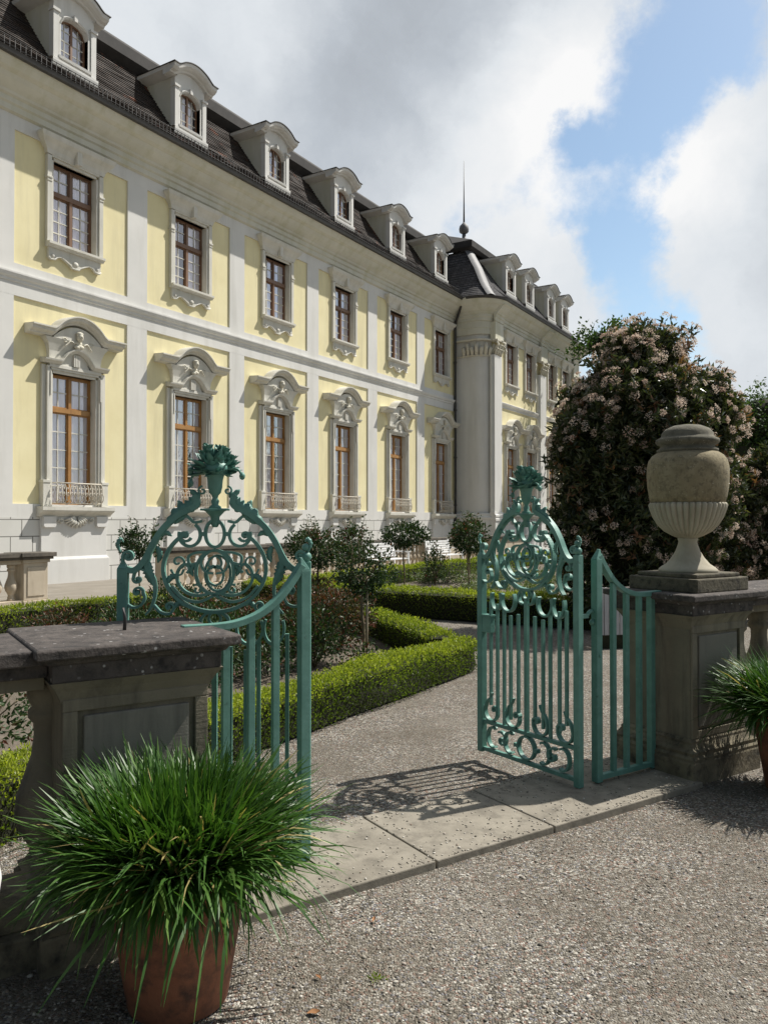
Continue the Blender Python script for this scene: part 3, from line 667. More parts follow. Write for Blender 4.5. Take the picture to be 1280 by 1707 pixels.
mb = MB(); mb.sweep_plan(PP, [(o+.05, z) for o, z in CORN]); mb.build('pavilion_cornice', M['cornice'], PAL)
mb = MB(); gutter(mb, [(x-nx*.0, y, nx, ny) for x, y, nx, ny in PP[1:]]); mb.build('pavilion_gutter', M['gutter'], PAL)
mb = MB()
for a, b in ((24.75, 30.1), (31.2, 36.0)): mb.sweepx([(a,0),(b,0)], [(-PV+.02,7.46),(-PV-.05,7.46),(-PV-.06,7.56),(-PV-.12,7.64),(-PV-.14,7.72),(-PV-.02,7.78),(-PV+.02,7.78)])
mb.build('pavilion_string_course', M['white'], PAL)
def capital(mb, cx, y, w, z0=9.95, z1=10.72):
    """two rows of leaves, corner volutes and an abacus"""
    for row, (zz, h, k, yy) in enumerate(((z0, .34, 4, .05), (z0+.22, .34, 3, .09))):
        for i in range(k):
            x = cx+(i-(k-1)/2)*w/k
            mb.tube([(x,y-.02,zz),(x,y-yy-.05,zz+h*.7),(x,y-yy-.14,zz+h),(x,y-yy-.17,zz+h*.86)], [w/k*.42,w/k*.5,w/k*.36,.02], 6, True, .35)
    for s in (-1, 1):
        mb.tube([(cx+s*(w*.46)+s*.13*math.cos(q*.62)*(1-q/17), y-.22, z1-.20+.13*math.sin(q*.62)*(1-q/17)) for q in range(16)], .035, 6)
    mb.box(cx-w*.62, cx+w*.62, y-.26, y, z1-.08, z1); mb.ico((cx,y-.26,z1-.05), .08)
for c in (24.22, 30.65, 36.45):
    pl = empty('giant_pilaster', (c, -PV, 0), 0, PAL)
    mb = MB(); mb.box(-.46, .46, -.20, .02, 2.06, 9.98); mb.box(-.55,.55,-.11,.02,2.06,9.96)
    mb.build('pilaster_shaft', M['white'], pl, bevel=.01)
    mb = MB(); mb.sweepx([(-.58,0),(.58,0)], [(.02,1.66),(-.30,1.66),(-.30,1.76),(-.26,1.80),(-.30,1.86),(-.30,1.94),(-.24,2.0),(-.24,2.08),(.02,2.1)]); mb.box(-.54,.54,-.26,.02,-.1,1.66); mb.build('pilaster_base', M['white'], pl)
    mb = MB(); capital(mb, 0, -.14, .92); mb.build('pilaster_capital', M['capital'], pl)
    mb = MB(); mb.box(-.50,.50,-.26,.02,10.72,11.62)
    mb.sweepx([(-.54,0),(.54,0)], [(-o-.18, z) for o, z in CORN[:12]]+[(-.2,12.42)]); mb.build('entablature_break', M['cornice'], pl)
mb = MB()   # capital leaves carried round the rounded corner
for i, t in enumerate(np.linspace(.55, 3.05, 9)):
    d = 0; q = PP[1:-2]
    s0 = -.55
    L = [(23.3, -.15-.0, -1, 0)]+q
    acc = 0
    for a, b in zip(L[:-1], L[1:]):
        l = math.dist(a[:2], b[:2])
        if acc+l >= t*.72: f = (t*.72-acc)/l; x = a[0]+(b[0]-a[0])*f; y = a[1]+(b[1]-a[1])*f; nx, ny = b[2], b[3]; break
        acc += l
    h = .36 if i % 2 == 0 else .56
    mb.tube([(x,y,9.95),(x+nx*.05,y+ny*.05,9.95+h*.7),(x+nx*.15,y+ny*.15,9.95+h),(x+nx*.17,y+ny*.17,9.95+h*.85)], [.09,.11,.08,.02], 6)
mb.sweep_plan(ret, [(.02,9.88),(.05,9.90),(.05,9.95),(-.1,9.95),(-.1,9.88)]); mb.sweep_plan(ret, [(.06,10.64),(.16,10.66),(.16,10.74),(-.1,10.74),(-.1,10.64)])
mb.build('corner_capital', M['capital'], PAL)
# pavilion roof: bell-cast slate with hipped corner
def ring(o, z, off=0):
    d = .80-o; r = max(.75+.85-d*1.0, .05); cx, cy = 22.5+d*.80, -(PV+.80)+d
    p = [(cx, 3.2, z)]
    for i in range(0, 9):
        a = math.pi/2*i/8; p.append((cx+r-r*math.cos(a), cy+r-r*math.sin(a), z))
    xe = 37.7-d*.8
    return p+[(xe, cy, z), (xe, 3.2, z)]
rp2 = prof_pts(ROOF, .17); mb = MB()
mb.grid([ring(o, z) for o, z in saw(rp2, .022)], smooth=False); mb.build('pavilion_roof', M['slate'], PAL)
mb = MB()
mb.grid([ring(-1.38,15.66), ring(-1.22,15.80), ring(-1.22,16.12), ring(-1.4,16.22), ring(-3.6,17.35), ring(-3.62,16.6)], smooth=False); mb.build('pavilion_upper_roof', M['darkroof'], PAL)
hip = []
for o, z in rp2:
    p = ring(o, z)[5]; hip.append((p[0]-.02, p[1]-.02, z+.05))
mb = MB(); rows = [[(x-.16,y+.10,z-.02),(x-.05,y-.02,z+.035),(x+.10,y-.10,z+.03),(x+.34,y-.16,z-.02)] for x, y, z in hip]; mb.grid(rows); mb.build('hip_flashing', M['lead'], PAL)
mb = MB(); mb.box(36.4, 36.88, -PV+.02, 3.0, -.1, 11.7); mb.build('pavilion_end_wall', M['white'], PAL)
fin = empty('roof_finial', (27.5, 1.5, 0), 0, PAL)
mb = MB(); mb.lathe([(.20,16.6),(.16,17.3),(.12,17.4),(.10,17.9)], 12); mb.build('finial_post', M['lead'], fin)
mb = MB(); mb.lathe([(.12,17.86),(.22,17.92),(.26,17.96),(.28,18.12),(.24,18.30),(.14,18.40),(.06,18.5)], 12); mb.build('finial_ball', M['lead'], fin)
mb = MB(); mb.lathe([(.055,18.45),(.035,19.6),(.012,22.0)], 8); mb.build('lightning_rod', M['gutter'], fin)
# downpipe in the corner
mb = MB(); mb.tube(cr([(22.75,-.80,12.58),(22.8,-.6,12.3),(23.02,-.20,11.6),(23.12,-.13,11.2),(23.12,-.13,6),(23.12,-.13,.1)],6), .065, 8)
for z in (2.4, 4.8, 7.2, 9.6): mb.lathe([(.085,z),(.085,z+.08)], 10, 23.12, -.13)
mb.build('downpipe', M['gutter'], PAL)
# ------------------------------------------------------------------ gate pillars and the garden balustrade
def pillar(s, label):
    p = empty('gate_pillar', tuple(WW(s, .04)), rotW); tag(p, label, 'pillar', 'stone pillars of the garden gate')   # local y = away from the viewer
    mb = MB(); mb.box(-.355,.355,-.325,.325,-.05,.135); mb.build('base_block', M['mossy'], p, bevel=.012)
    mb = MB()
    pr = [(.35,.135),(.352,.15),(.335,.165),(.34,.185),(.315,.20),(.30,.225),(.30,.24),(.285,.255)]
    mb.grid([[(-a,-a+.03,z),(a,-a+.03,z),(a,a-.03,z),(-a,a-.03,z)] for a, z in pr], True, False, True); mb.build('base_moulding', M['mossy'], p)
    mb = MB(); mb.box(-.275,.275,-.245,.245,.24,.95); mb.build('shaft', M['sand'], p, bevel=.006)
    mb = MB(); mb.box(-.20,.20,-.259,-.235,.32,.885); mb.box(-.262,-.259,-.18,.18,.32,.885) if False else None; mb.build('panel', M['sand_panel'], p, bevel=.006)
    mb = MB()
    for a, b, c, e in ((-.275,.275,.905,.95),): mb.box(a, b, -.262, -.246, c, e)
    mb.box(-.275,-.222,-.262,-.246,.255,.905); mb.box(.222,.275,-.262,-.246,.255,.905); mb.box(-.222,.222,-.262,-.246,.255,.30); mb.build('panel_border', M['sand'], p, bevel=.004)
    mb = MB(); pr = [(.277,.93),(.285,.955),(.30,.985),(.318,1.01),(.325,1.02)]
    mb.grid([[(-a,-a+.025,z),(a,-a+.025,z),(a,a-.025,z),(-a,a-.025,z)] for a, z in pr], True, False, True); mb.build('necking', M['sand'], p)
    mb = MB(); mb.box(-.318,.318,-.298,.298,1.02,1.085); mb.build('frieze', M['cap'], p, bevel=.005)
    mb = MB(); pr = [(.32,1.083),(.335,1.09),(.345,1.105),(.375,1.112),(.38,1.118),(.38,1.146),(.372,1.152)]
    mb.grid([[(-a,-a+.025,z),(a,-a+.025,z),(a,a-.025,z),(-a,a-.025,z)] for a, z in pr], True, False, True); mb.build('cap', M['cap'], p, bevel=.004)
    return p
pilL = pillar(-2.735, 'grey stone gate pillar with flat dark cap and an iron pin, no urn on it')
pilR = pillar(.935, 'dark stone gate pillar carrying the big fluted stone urn')
mb = MB(); mb.tube([(.02,.02,1.14),(.022,.02,1.20),(.015,.02,1.245)], [.008,.007,.005], 6); mb.build('iron_pin', M['gutter'], pilL)
def baluster_mb(h=.80, r=.115, half=None):
    mb = MB()
    prof = [(.62,0),(.62,.05),(.50,.06),(.56,.10),(.44,.13),(.55,.20),(.86,.28),(1.,.36),(.96,.44),(.74,.54),(.52,.64),(.44,.74),(.46,.80),(.62,.83),(.62,.86),(.50,.88),(.66,.93),(.66,1.)]
    mb.lathe([(a*r, b*h) for a, b in prof], 20); return mb
def garden_wall(sgn, s0, s1, label):
    t = empty('garden_balustrade', tuple(WW(s0, .04)), rotW); tag(t, label, 'balustrade', 'stone balustrade of the garden wall')
    d = s1-s0; a, b = sorted((0, d))
    mb = MB(); mb.box(a, b, -.24, .24, -.05, .12); mb.box(a, b, -.19, .19, .12, .19); mb.build('base_course', M['mossy'], t, bevel=.01)
    mb = MB(); mb.box(a, b, -.17, .17, .98, 1.035); mb.build('rail_course', M['sand'], t, bevel=.004)
    mb = MB(); mb.box(a, b, -.235, .235, 1.035, 1.085); mb.box(a, b, -.285, .285, 1.087, 1.140); mb.build('coping', M['cap'], t, bevel=.006)
    n = int(abs(d)/.29); first = None
    for i in range(n+1):
        x = sgn*(-.045+.29*i)
        if first is None: first = baluster_mb(.79, .122).build('baluster', M['sand'], t, (x, 0, .19))
        else:
            o = first.copy(); COL.objects.link(o); o.parent = t; o.location = (x, 0, .19)
    return t
garden_wall(-1, -3.055, -5.3, 'grey stone balustrade with fat balusters left of the near pillar')
garden_wall(1, 1.27, 4.6, 'dark coped stone balustrade right of the urn pillar')

# the urn
U = empty('stone_urn', tuple(WW(.985, .04, 1.152)), rotW); U.scale = (.91, .91, 1.03); tag(U, 'large weathered stone urn with lid and fluted bowl on the right pillar', 'urn')
mb = MB(); mb.box(-.30,.30,-.29,.29,.0,.085); mb.box(-.255,.255,-.25,.25,.085,.112); mb.build('urn_base', M['urn_plinth'], U, bevel=.008)
mb = MB(); mb.lathe([(.205,.112),(.205,.128),(.188,.142),(.150,.165),(.112,.205),(.086,.245),(.070,.285),(.064,.310),(.072,.322),(.066,.335)], 40); mb.build('urn_foot', M['urn_foot'], U)
flute = lambda a, k, z: 1+(.085 if k > 0 else .02)*(abs(math.sin(a*19))**.6-.7)
mb = MB(); mb.lathe([(.066,.330),(.105,.344),(.160,.372),(.208,.415),(.240,.465),(.260,.515),(.268,.545),(.258,.560)], 456, mod=flute); mb.build('urn_fluted_bowl', M['urn_foot'], U)
mb = MB(); mb.lathe([(.235,.53),(.240,.560),(.258,.562),(.270,.60),(.281,.66),(.286,.73),(.284,.79),(.272,.835),(.248,.865),(.215,.885),(.190,.892)], 56); mb.build('urn_body', M['urn_body'], U)
mb = MB(); mb.lathe([(.205,.885),(.214,.893),(.214,.905),(.196,.912),(.188,.930),(.212,.940),(.224,.955),(.218,.972),(.192,.982),(.182,.995),(.180,1.012),(.152,1.040),(.10,1.060),(.04,1.068),(.001,1.069)], 48); mb.build('urn_lid', M['urn_lid'], U)

# ------------------------------------------------------------------ wrought iron gate leaves; local x from the hinge, local y across the iron
GW, CX = .87, .437
def sym(pts): return [(2*CX-x, z) for x, z in pts]
def acanthus(path, wd, teeth=7, y=.0, th=.014):
    """jagged leaf along a path; wd widths along it"""
    P = cr([(a, 0, b) for a, b in path], 8); P = [(p[0], p[2]) for p in P]; n = len(P); L_, R2 = [], []
    for i, (x, z) in enumerate(P):
        x1, z1 = P[min(i+1, n-1)]; x0, z0 = P[max(i-1, 0)]; l = math.hypot(x1-x0, z1-z0) or 1; nx, nzz = -(z1-z0)/l, (x1-x0)/l
        t = i/(n-1); w = wd*math.sin(math.pi*min(1, t*.9+.1))**.7*(.55+.45*abs(math.sin(t*teeth*math.pi)))
        L_.append((x+nx*w, z+nzz*w)); R2.append((x-nx*w, z-nzz*w))
    mb = MB(); rows = []
    for i in range(n):
        (a, b), (c, d) = L_[i], R2[i]; m = ((a+c)/2, (b+d)/2); w = math.dist(L_[i], R2[i])/2
        rows.append([(a, y+w*.35+.004, b), (m[0], y-.012, m[1]), (c, y+w*.35+.004, d), (m[0], y+.012, m[1])])
    mb.grid(rows, True, True, True); return mb
def make_leaf(lock):
    g = empty('gate_leaf', (0, 0, 0)); G = M['green']
    mb = MB(); mb.box(-.022,.022,-.022,.022,.012,1.405); mb.build('hinge_stile', G, g, bevel=.003)
    mb = MB(); mb.ico((0,0,1.428), .025, (1,1,1), 12, 8); mb.ico((.004,0,1.474), .019, (1,1,1), 10, 6); mb.build('stile_ball', G, g)
    mb = MB(); mb.box(GW-.024,GW+.024,-.024,.024,.03,1.375); mb.frustum((GW-.024,GW+.024,-.024,.024),1.375,(GW-.004,GW+.004,-.006,.006),1.415); mb.build('meeting_stile', G, g, bevel=.003)
    mb = MB(); mb.box(GW-.005,GW+.035,-.034,-.024,.04,1.36); mb.build('cover_strip', G, g)
    for z0, z1 in ((.04,.066),(.228,.252)):
        mb = MB(); mb.box(.022,GW-.024,-.014,.014,z0,z1); mb.build('rail', G, g, bevel=.002)
    xs = [.092,.151,.228,.29,.362,.437,.512,.584,.646,.711,.777]
    tops = [1.06,1.05,1.03,.985,1.00,1.10,1.00,.985,1.03,1.05,1.06]; bots = [.40,.252,.34,.26,.252,.252,.252,.26,.34,.252,.40]
    bots = [.36,.30,.252,.30,.34,.252,.34,.30,.252,.30,.36]
    for x, t, b in zip(xs, tops, bots):
        r = .0125 if x == .437 else .0092
        mb = MB(); mb.box(x-r, x+r, -r, r, b, t); mb.build('bar', G, g)
    def rib(path, th=.011, dep=.026, name='scroll', both=True, y=0.0, taper=None):
        th *= 1.25; dep *= 1.2
        for pth in ([path, sym(path)] if both else [path]):
            mb = MB(); t = th
            if taper: n = len(pth); t = [taper[0]+(taper[1]-taper[0])*i/(n-1) for i in range(n)]
            mb.ribbon(pth, t, dep, y); mb.build(name, G, g)
    def c2(pts, k=7): return [(p[0], p[2]) for p in cr([(a, 0, b) for a, b in pts], k)]
    # the great ogee arch
    rib(c2([(.022,1.372),(.055,1.366),(.090,1.392),(.118,1.435),(.150,1.500),(.195,1.566),(.255,1.622),(.300,1.648),(.345,1.672),(.352,1.700),(.336,1.722)],8), .022, .034, 'arch_scroll')
    # curl on the stile
    rib(c2([(.022,1.372),(.006,1.388),(.002,1.415)],5)+spiral(.030,1.432,.028,.004,200,-330,26), .010, .024)
    # big ring round the monogram
    rib([(CX+.243*math.cos(t), 1.372+.205*math.sin(t)) for t in np.linspace(R_(58), R_(-238), 56)][:1]+[(CX+.243*math.cos(t), 1.372+.205*math.sin(t)) for t in np.linspace(R_(52), R_(-232), 64)], .013, .030, 'ring', False)
    rib(spiral(.295,1.530,.030,.006,-20,-420,26)+[], .010, .026)
    mb = MB(); mb.ico((.295,0,1.530), .014, (1,1,1), 8, 6); mb.build('rosette', G, g); mb = MB(); mb.ico((2*CX-.295,0,1.530), .014, (1,1,1), 8, 6); mb.build('rosette', G, g)
    # C-scrolls and oval under the flower vase
    rib([(.318+.050*math.cos(t), 1.535+.055*math.sin(t)) for t in np.linspace(R_(165), R_(420), 30)], .011, .026)
    rib([(CX+.045*math.cos(t), 1.540+.064*math.sin(t)) for t in np.linspace(0, 2*math.pi, 40)], .011, .026, 'ring', False)
    rib(c2([(.376,1.600),(.340,1.594),(.318,1.612),(.285,1.640)],6), .010, .022)
    for x in (.378, 2*CX-.378): mb = MB(); mb.box(x-.016,x+.016,-.016,.016,1.528,1.548); mb.build('collar', G, g)
    # monogram: crossed ovals and curls
    rib([(CX+.090*math.cos(t), 1.356+.104*math.sin(t)) for t in np.linspace(0, 2*math.pi, 48)], .011, .024, 'ring', False)
    rib([(CX+.060*math.cos(t)-.012, 1.350+.085*math.sin(t)) for t in np.linspace(R_(70), R_(430), 42)], .008, .018, 'monogram', False, -.012)
    rib(c2([(.40,1.452),(.345,1.448),(.312,1.43),(.318,1.395),(.352,1.40)],7), .009, .022)
    rib(c2([(.405,1.252),(.35,1.245),(.296,1.265),(.262,1.31),(.262,1.36),(.292,1.395),(.318,1.375),(.306,1.352)],7), .010, .026)
    rib(c2([(.437,1.247),(.36,1.215),(.285,1.235),(.232,1.29)],6), .010, .024)
    rib(c2([(.437,1.465),(.395,1.44),(.372,1.40),(.392,1.36),(.43,1.35)],6), .008, .018, 'monogram', True, .008)
    rib(c2([(.437,1.29),(.468,1.31),(.475,1.355),(.45,1.385),(.43,1.375)],6), .008, .018, 'monogram', True, -.008)
    # small curls filling the ring
    rib(spiral(.262,1.405,.034,.005,-60,330,24), .007, .018)
    rib(c2([(.228,1.37),(.245,1.345),(.276,1.345),(.29,1.37)],6), .007, .018)
    rib(spiral(.352,1.272,.026,.004,120,-260,20), .007, .018)
    rib(c2([(.437,1.435),(.412,1.418),(.406,1.392),(.425,1.372)],6), .007, .016)
    # side pieces between ring and stile
    rib(c2([(.125,1.44),(.118,1.38),(.150,1.32),(.155,1.25),(.138,1.19),(.112,1.155)],8), .013, .028, taper=(.022,.008))
    rib(c2([(.118,1.36),(.085,1.372),(.060,1.355),(.052,1.325)],6)+spiral(.074,1.325,.022,.004,180,470,20), .009, .024)
    rib(c2([(.022,1.205),(.052,1.19),(.088,1.20),(.106,1.23),(.098,1.265)],6)+spiral(.073,1.262,.027,.004,10,330,22), .009, .024)
    rib(c2([(.150,1.20),(.185,1.165),(.225,1.16),(.245,1.185)],6)+spiral(.222,1.192,.024,.004,-10,320,20), .009, .024)
    # fringe of loops below the ring
    for cx in (.27, .155):
        w = .062 if cx == .27 else .048
        rib([(cx+w*math.cos(t), 1.085+.075*math.sin(t)) for t in np.linspace(R_(150), R_(395), 30)], .010, .026)
    rib(c2([(.437,1.165),(.40,1.16),(.372,1.13),(.378,1.085),(.41,1.07)],6), .010, .024)
    rib([(CX+.028*math.cos(t), 1.135+.030*math.sin(t)) for t in np.linspace(0, 2*math.pi, 24)], .008, .020, 'ring', False)
    # scrolls in the dado panel
    rib([(CX+.073*math.cos(t), .147+.073*math.sin(t)) for t in np.linspace(0, 2*math.pi, 36)], .011, .026, 'ring', False)
    for cx in (.285, .12):
        rib([(cx+.050*math.cos(t), .147+.068*math.sin(t)) for t in np.linspace(R_(60), R_(300), 24)], .010, .026)
    rib(spiral(.205,.147,.055,.006,120,-260,26), .010, .026)
    for x in (.345, .235): 
        for q in (x, 2*CX-x): mb = MB(); mb.box(q-.014,q+.014,-.016,.016,.135,.160); mb.build('collar', G, g)
    # curls standing on the upper rail
    for cx, dr in ((.105, 1), (.315, 1)):
        rib([(cx-.004+.062*math.cos(t), .318+.064*math.sin(t)) for t in np.linspace(R_(150), R_(370), 26)]+spiral(cx+.032,.335,.028,.004,10,330,20), .010, .026)
        rib(c2([(cx-.058,.345),(cx-.04,.385),(cx-.012,.41),(cx+.006,.445)],6), .008, .020, taper=(.014,.004))
    mb = MB()
    for x, z in ((.205,.147),(.137,.335),(.347,.335),(.222,1.192),(.073,1.262),(.074,1.325),(.030,1.432),(.318,1.375)):
        for q in (x, 2*CX-x): mb.ico((q,0,z), .0125, (1,1.1,1), 8, 5)
    mb.build('scroll_eyes', G, g)
    # acanthus leaves on the arch
    for path, wd in (([(.215,1.585),(.262,1.640),(.318,1.672),(.348,1.715),(.318,1.752)],.036),([(.250,1.612),(.275,1.665),(.262,1.70)],.022),([(.170,1.53),(.205,1.545),(.235,1.528)],.016),
                     ([(.300,1.625),(.268,1.607),(.245,1.585)],.016),([(.112,1.42),(.126,1.36),(.150,1.29)],.030),([(.165,1.48),(.178,1.44),(.168,1.40)],.018),([(.205,1.30),(.235,1.335),(.268,1.33)],.018),
                     ([(-.006,1.45),(-.020,1.49),(-.006,1.515),(.006,1.50)],.012),([(.345,1.395),(.325,1.37),(.335,1.335)],.016),([(.24,1.185),(.27,1.21),(.30,1.195)],.016)):
        for q in (path, sym(path)): acanthus(q, wd).build('acanthus_leaf', G, g)
    # bracket, plate and flower vase
    mb = MB(); mb.box(CX-.064,CX+.064,-.045,.045,1.650,1.660); mb.lathe([(.012,1.570),(.020,1.585),(.022,1.62),(.045,1.645),(.055,1.650)], 12, CX, 0); mb.build('vase_bracket', G, g, bevel=.002)
    v = empty('flower_vase', (CX, 0, 1.66), 0, g)
    mb = MB(); mb.lathe([(.030,0),(.030,.008),(.016,.018),(.020,.035),(.013,.050),(.016,.062),(.028,.075),(.034,.10),(.037,.135),(.042,.155),(.046,.160),(.040,.163)], 18); mb.build('vase', G, v)
    r3 = random.Random(4)
    mb = MB(); mb.ico((0,0,.19), .055, (1.25,1.0,.8), 10, 6)
    def petal(mb, b, d, l, w):
        b, d = V3(b), V3(d)/np.linalg.norm(d); s = np.cross(d, V3((.2,.3,1))); s /= np.linalg.norm(s)+1e-6; u = np.cross(s, d)
        mb.add([b, b+d*l*.5+s*w+u*w*.4, b+d*l+u*l*.15, b+d*l*.5-s*w+u*w*.4, b+d*l*.5-u*w*.25], [(0,1,4),(1,2,4),(2,3,4),(3,0,4)], True)
    for i in range(95):
        a = r3.random()*6.28; e = r3.uniform(-.35, 1.3); d = (math.cos(a)*math.cos(e), .75*math.sin(a)*math.cos(e), math.sin(e)); c = (d[0]*.05, d[1]*.05, .185+d[2]*.045)
        petal(mb, c, d, r3.uniform(.045,.09), r3.uniform(.014,.028))
    for i in range(20):
        a = r3.random()*6.28; e = r3.uniform(-.1, 1.3); d = V3((math.cos(a)*math.cos(e), .8*math.sin(a)*math.cos(e), math.sin(e))); c = V3((0,0,.185))+d*r3.uniform(.075,.11)
        for k in range(6): b = 6.28*k/6; petal(mb, c, d*.5+V3((math.cos(b), math.sin(b), .3)), .034, .013)
        mb.ico(c, .013, (1,1,1), 6, 4)
    for p in ([(0,0,.2),(-.04,0,.24),(-.055,0,.275)],[(0,0,.2),(.05,0,.25),(.045,0,.295)],[(0,0,.18),(-.10,.01,.19),(-.13,.01,.155)],[(0,0,.19),(.09,.01,.21),(.115,.0,.18)],[(0,0,.18),(.10,.0,.16),(.115,.01,.12)]):
        mb.tube(cr(p,5), .006, 5); petal(mb, p[-1], (p[-1][0]-p[-2][0], .2, p[-1][2]-p[-2][2]), .045, .013); mb.ico(p[-1], .015, (1,1,1.3), 6, 4)
    mb.build('bouquet', G, v)
    for s in (-1, 1):
        mb = MB(); mb.ribbon(spiral(s*.060,.085,.022,.004,90,90-s*400,22), .008, .02); mb.build('vase_handle', G, v)
    if lock:
        mb = MB(); mb.box(GW-.11,GW-.024,-.022,.022,.85,.965); mb.build('lock_box', G, g, bevel=.004); mb = MB(); mb.box(GW-.115,GW+.0,-.028,.028,.962,.972); mb.build('lock_plate', M['green'], g)
    return g
def leaf_dir(phi, side):       # side -1: hinged on the left post
    d = -math.sin(R_(phi))*uW-math.cos(R_(phi))*nW; return math.atan2(d[1], d[0])
gr = make_leaf(True); gr.location = WW(-.085, .06, .0)+V3((0,0,.02)); gr.rotation_euler = (0,0,leaf_dir(2, 1)); gr.scale = (.965, 1, .985)
tag(gr, 'green wrought iron gate leaf swung open, beside the urn pillar', 'gate', 'pair of green wrought iron gate leaves')
gl = copy_tree(gr); gl.location = WW(-1.86, 0, .02); gl.rotation_euler = (0,0,leaf_dir(60, -1)); gl.scale = (.985, 1, .99)
tag(gl, 'green wrought iron gate leaf folded back behind the near pillar', 'gate', 'pair of green wrought iron gate leaves')
# fixed side panels; local x from the gate post to the pillar
def side_panel(s, ang, label, length=.50):
    p = empty('fence_panel', tuple(WW(s, .06, .015)), ang); tag(p, label, 'fence panel', 'fixed iron panels beside the gate'); G = M['green']
    mb = MB(); mb.box(-.024,.024,-.024,.024,.02,1.36); mb.frustum((-.024,.024,-.024,.024),1.36,(.014,.024,-.01,.01),1.42); mb.build('gate_post', G, p, bevel=.003)
    mb = MB(); mb.box(length-.02,length+.02,-.02,.02,.02,1.135); mb.build('end_post', G, p, bevel=.003)
    mb = MB(); pth = [(q[0], q[2]) for q in cr([(.012,0,1.385),(.06,0,1.315),(.13,0,1.235),(.22,0,1.172),(.32,0,1.138),(.42,0,1.128),(length+.08,0,1.130)],8)]; mb.ribbon(pth, .030, .046); mb.build('curved_top_rail', G, p, bevel=.003)
    mb = MB(); mb.box(.024,length-.02,-.018,.018,.03,.062); mb.build('bottom_rail', G, p, bevel=.003)
    for x in (.145, .265, .385):
        zt = [b for a, b in pth if a >= x][0]-.008
        mb = MB(); mb.box(x-.016,x+.016,-.014,.014,.062,zt); mb.build('bar', G, p, bevel=.002)
    mb = MB(); mb.ico((0,-.026,.78), .012, (1,.6,1), 8, 5); mb.box(-.006,.10,.02,.026,1.02,1.032) if False else None; mb.build('rivet', G, p)
    return p
side_panel(.075, rotW, 'green iron side panel with sagging top rail, next to the urn pillar')
side_panel(-1.905, rotW+math.pi, 'green iron side panel with sagging top rail, joining the near pillar')
mb = MB(); mb.tube(cr([(0,0,0),(.03,0,.03),(.065,0,.025),(.075,0,-.01),(.055,0,-.03)],6), .012, 6); mb.ico((.05,0,-.035), .018); mb.box(-.06,.01,-.012,.012,-.006,.018)
o = mb.build('latch_hook', M['green'], None, tuple(WW(-.005,.05,1.03)), 0, rotW); tag(o, 'small curled green iron latch between right gate leaf and side panel', 'latch')

# ------------------------------------------------------------------ terracotta pots with strap-leaved plants
def pot(loc, label):
    o = empty('terracotta_pot', loc); tag(o, label, 'plant pot', 'terracotta pots by the gate')
    mb = MB(); mb.lathe([(.155,0),(.165,.01),(.188,.15),(.216,.32),(.228,.41),(.231,.425)], 48); mb.build('pot_body', M['terracotta'], o)
    mb = MB(); mb.lathe([(.231,.42),(.250,.428),(.256,.452),(.250,.478),(.234,.484),(.22,.478),(.215,.45),(.001,.44)], 48, cap=False); mb.build('pot_rim', M['terracotta'], o)
    return o
def strap_plant(n, label, loc, seed, spread=.50):
    r = np.random.default_rng(seed); seg = 6
    az = r.uniform(0, 2*np.pi, n); el = np.arccos(r.uniform(0, 1, n)**.8)           # angle from upright
    rad = np.sqrt(r.uniform(0, 1, n))*.205; az2 = az+r.normal(0, .8, n); hang = r.random(n) < .16; rad[hang] = .19
    base = np.stack([rad*np.cos(az2), rad*np.sin(az2), np.full(n, .475)], 1)
    lean = .08+1.25*(rad/.205)**1.15*r.uniform(.45, 1.15, n)+r.normal(0, .20, n); lean[hang] = r.uniform(1.1, 1.65, hang.sum()); lean = np.clip(np.abs(lean), .02, 1.66)
    L = r.uniform(.70, 1.12, n)*(.30+.11*np.clip(lean, 0, 1.3))*(.96+.10*np.sin(az*3))*np.where(hang, .62, 1); droop = r.gamma(2.0, .15, n); droop[hang] += r.uniform(.3, 1.0, hang.sum()); W = r.uniform(.0035, .0070, n)
    pts = [base]; p = base.copy(); th = lean.copy()
    for k in range(seg):
        th = np.minimum(th+droop*(.16+.10*k)*.55*(lean+.2)+r.normal(0, .10, n), 2.75); az = az+r.normal(0, .09, n)
        d = np.stack([np.sin(th)*np.cos(az), np.sin(th)*np.sin(az), np.cos(th)], 1); p = p+d*(L/seg)[:, None]; pts.append(p.copy())
    twist = r.normal(0, .8, n); side = np.stack([-np.sin(az+twist*.5), np.cos(az+twist*.5), r.normal(0, .35, n)], 1); side = unit(side)
    wid = [.75, 1., 1., .95, .85, .6, .08]; V = []; 
    for k in range(seg+1): V += [pts[k]-side*(W*wid[k])[:, None], pts[k]+side*(W*wid[k])[:, None]]
    V = np.stack(V, 1); nv = 2*(seg+1); i = np.arange(n)[:, None]*nv
    loops = np.concatenate([i+np.array([[2*k, 2*k+1, 2*k+3, 2*k+2]]) for k in range(seg)], 1).ravel()
    tint = np.clip(r.beta(2.2, 2.2, n)*.95+.02, 0, .96); dead = r.random(n) < .03; tint[dead] = 1.
    me = fast_mesh('strap_leaves', V.reshape(-1, 3), 4, loops, M['grass'], np.repeat(tint, nv), True)
    o = empty('strap_leaf_plant', loc); link('leaves', me, o)
    mb = MB(); mb.ico((0,0,.46), .17, (1,1,.5), 12, 6); mb.build('root_crown', M['core'], o)
    tag(o, label, 'potted plant', 'strap-leaved plants in the pots'); return o
pL = (-.69, 2.66, 0.0); pR = tuple(WW(1.03, .74))
pot(pL, 'brown terracotta pot in the left foreground, half in shade'); pot(pR, 'terracotta pot in shade at the right edge by the urn pillar')
strap_plant(3800, 'bushy green strap-leaved plant filling the left foreground pot', pL, 11)
strap_plant(2800, 'green strap-leaved plant cut by the right edge, below the urn', pR, 12)
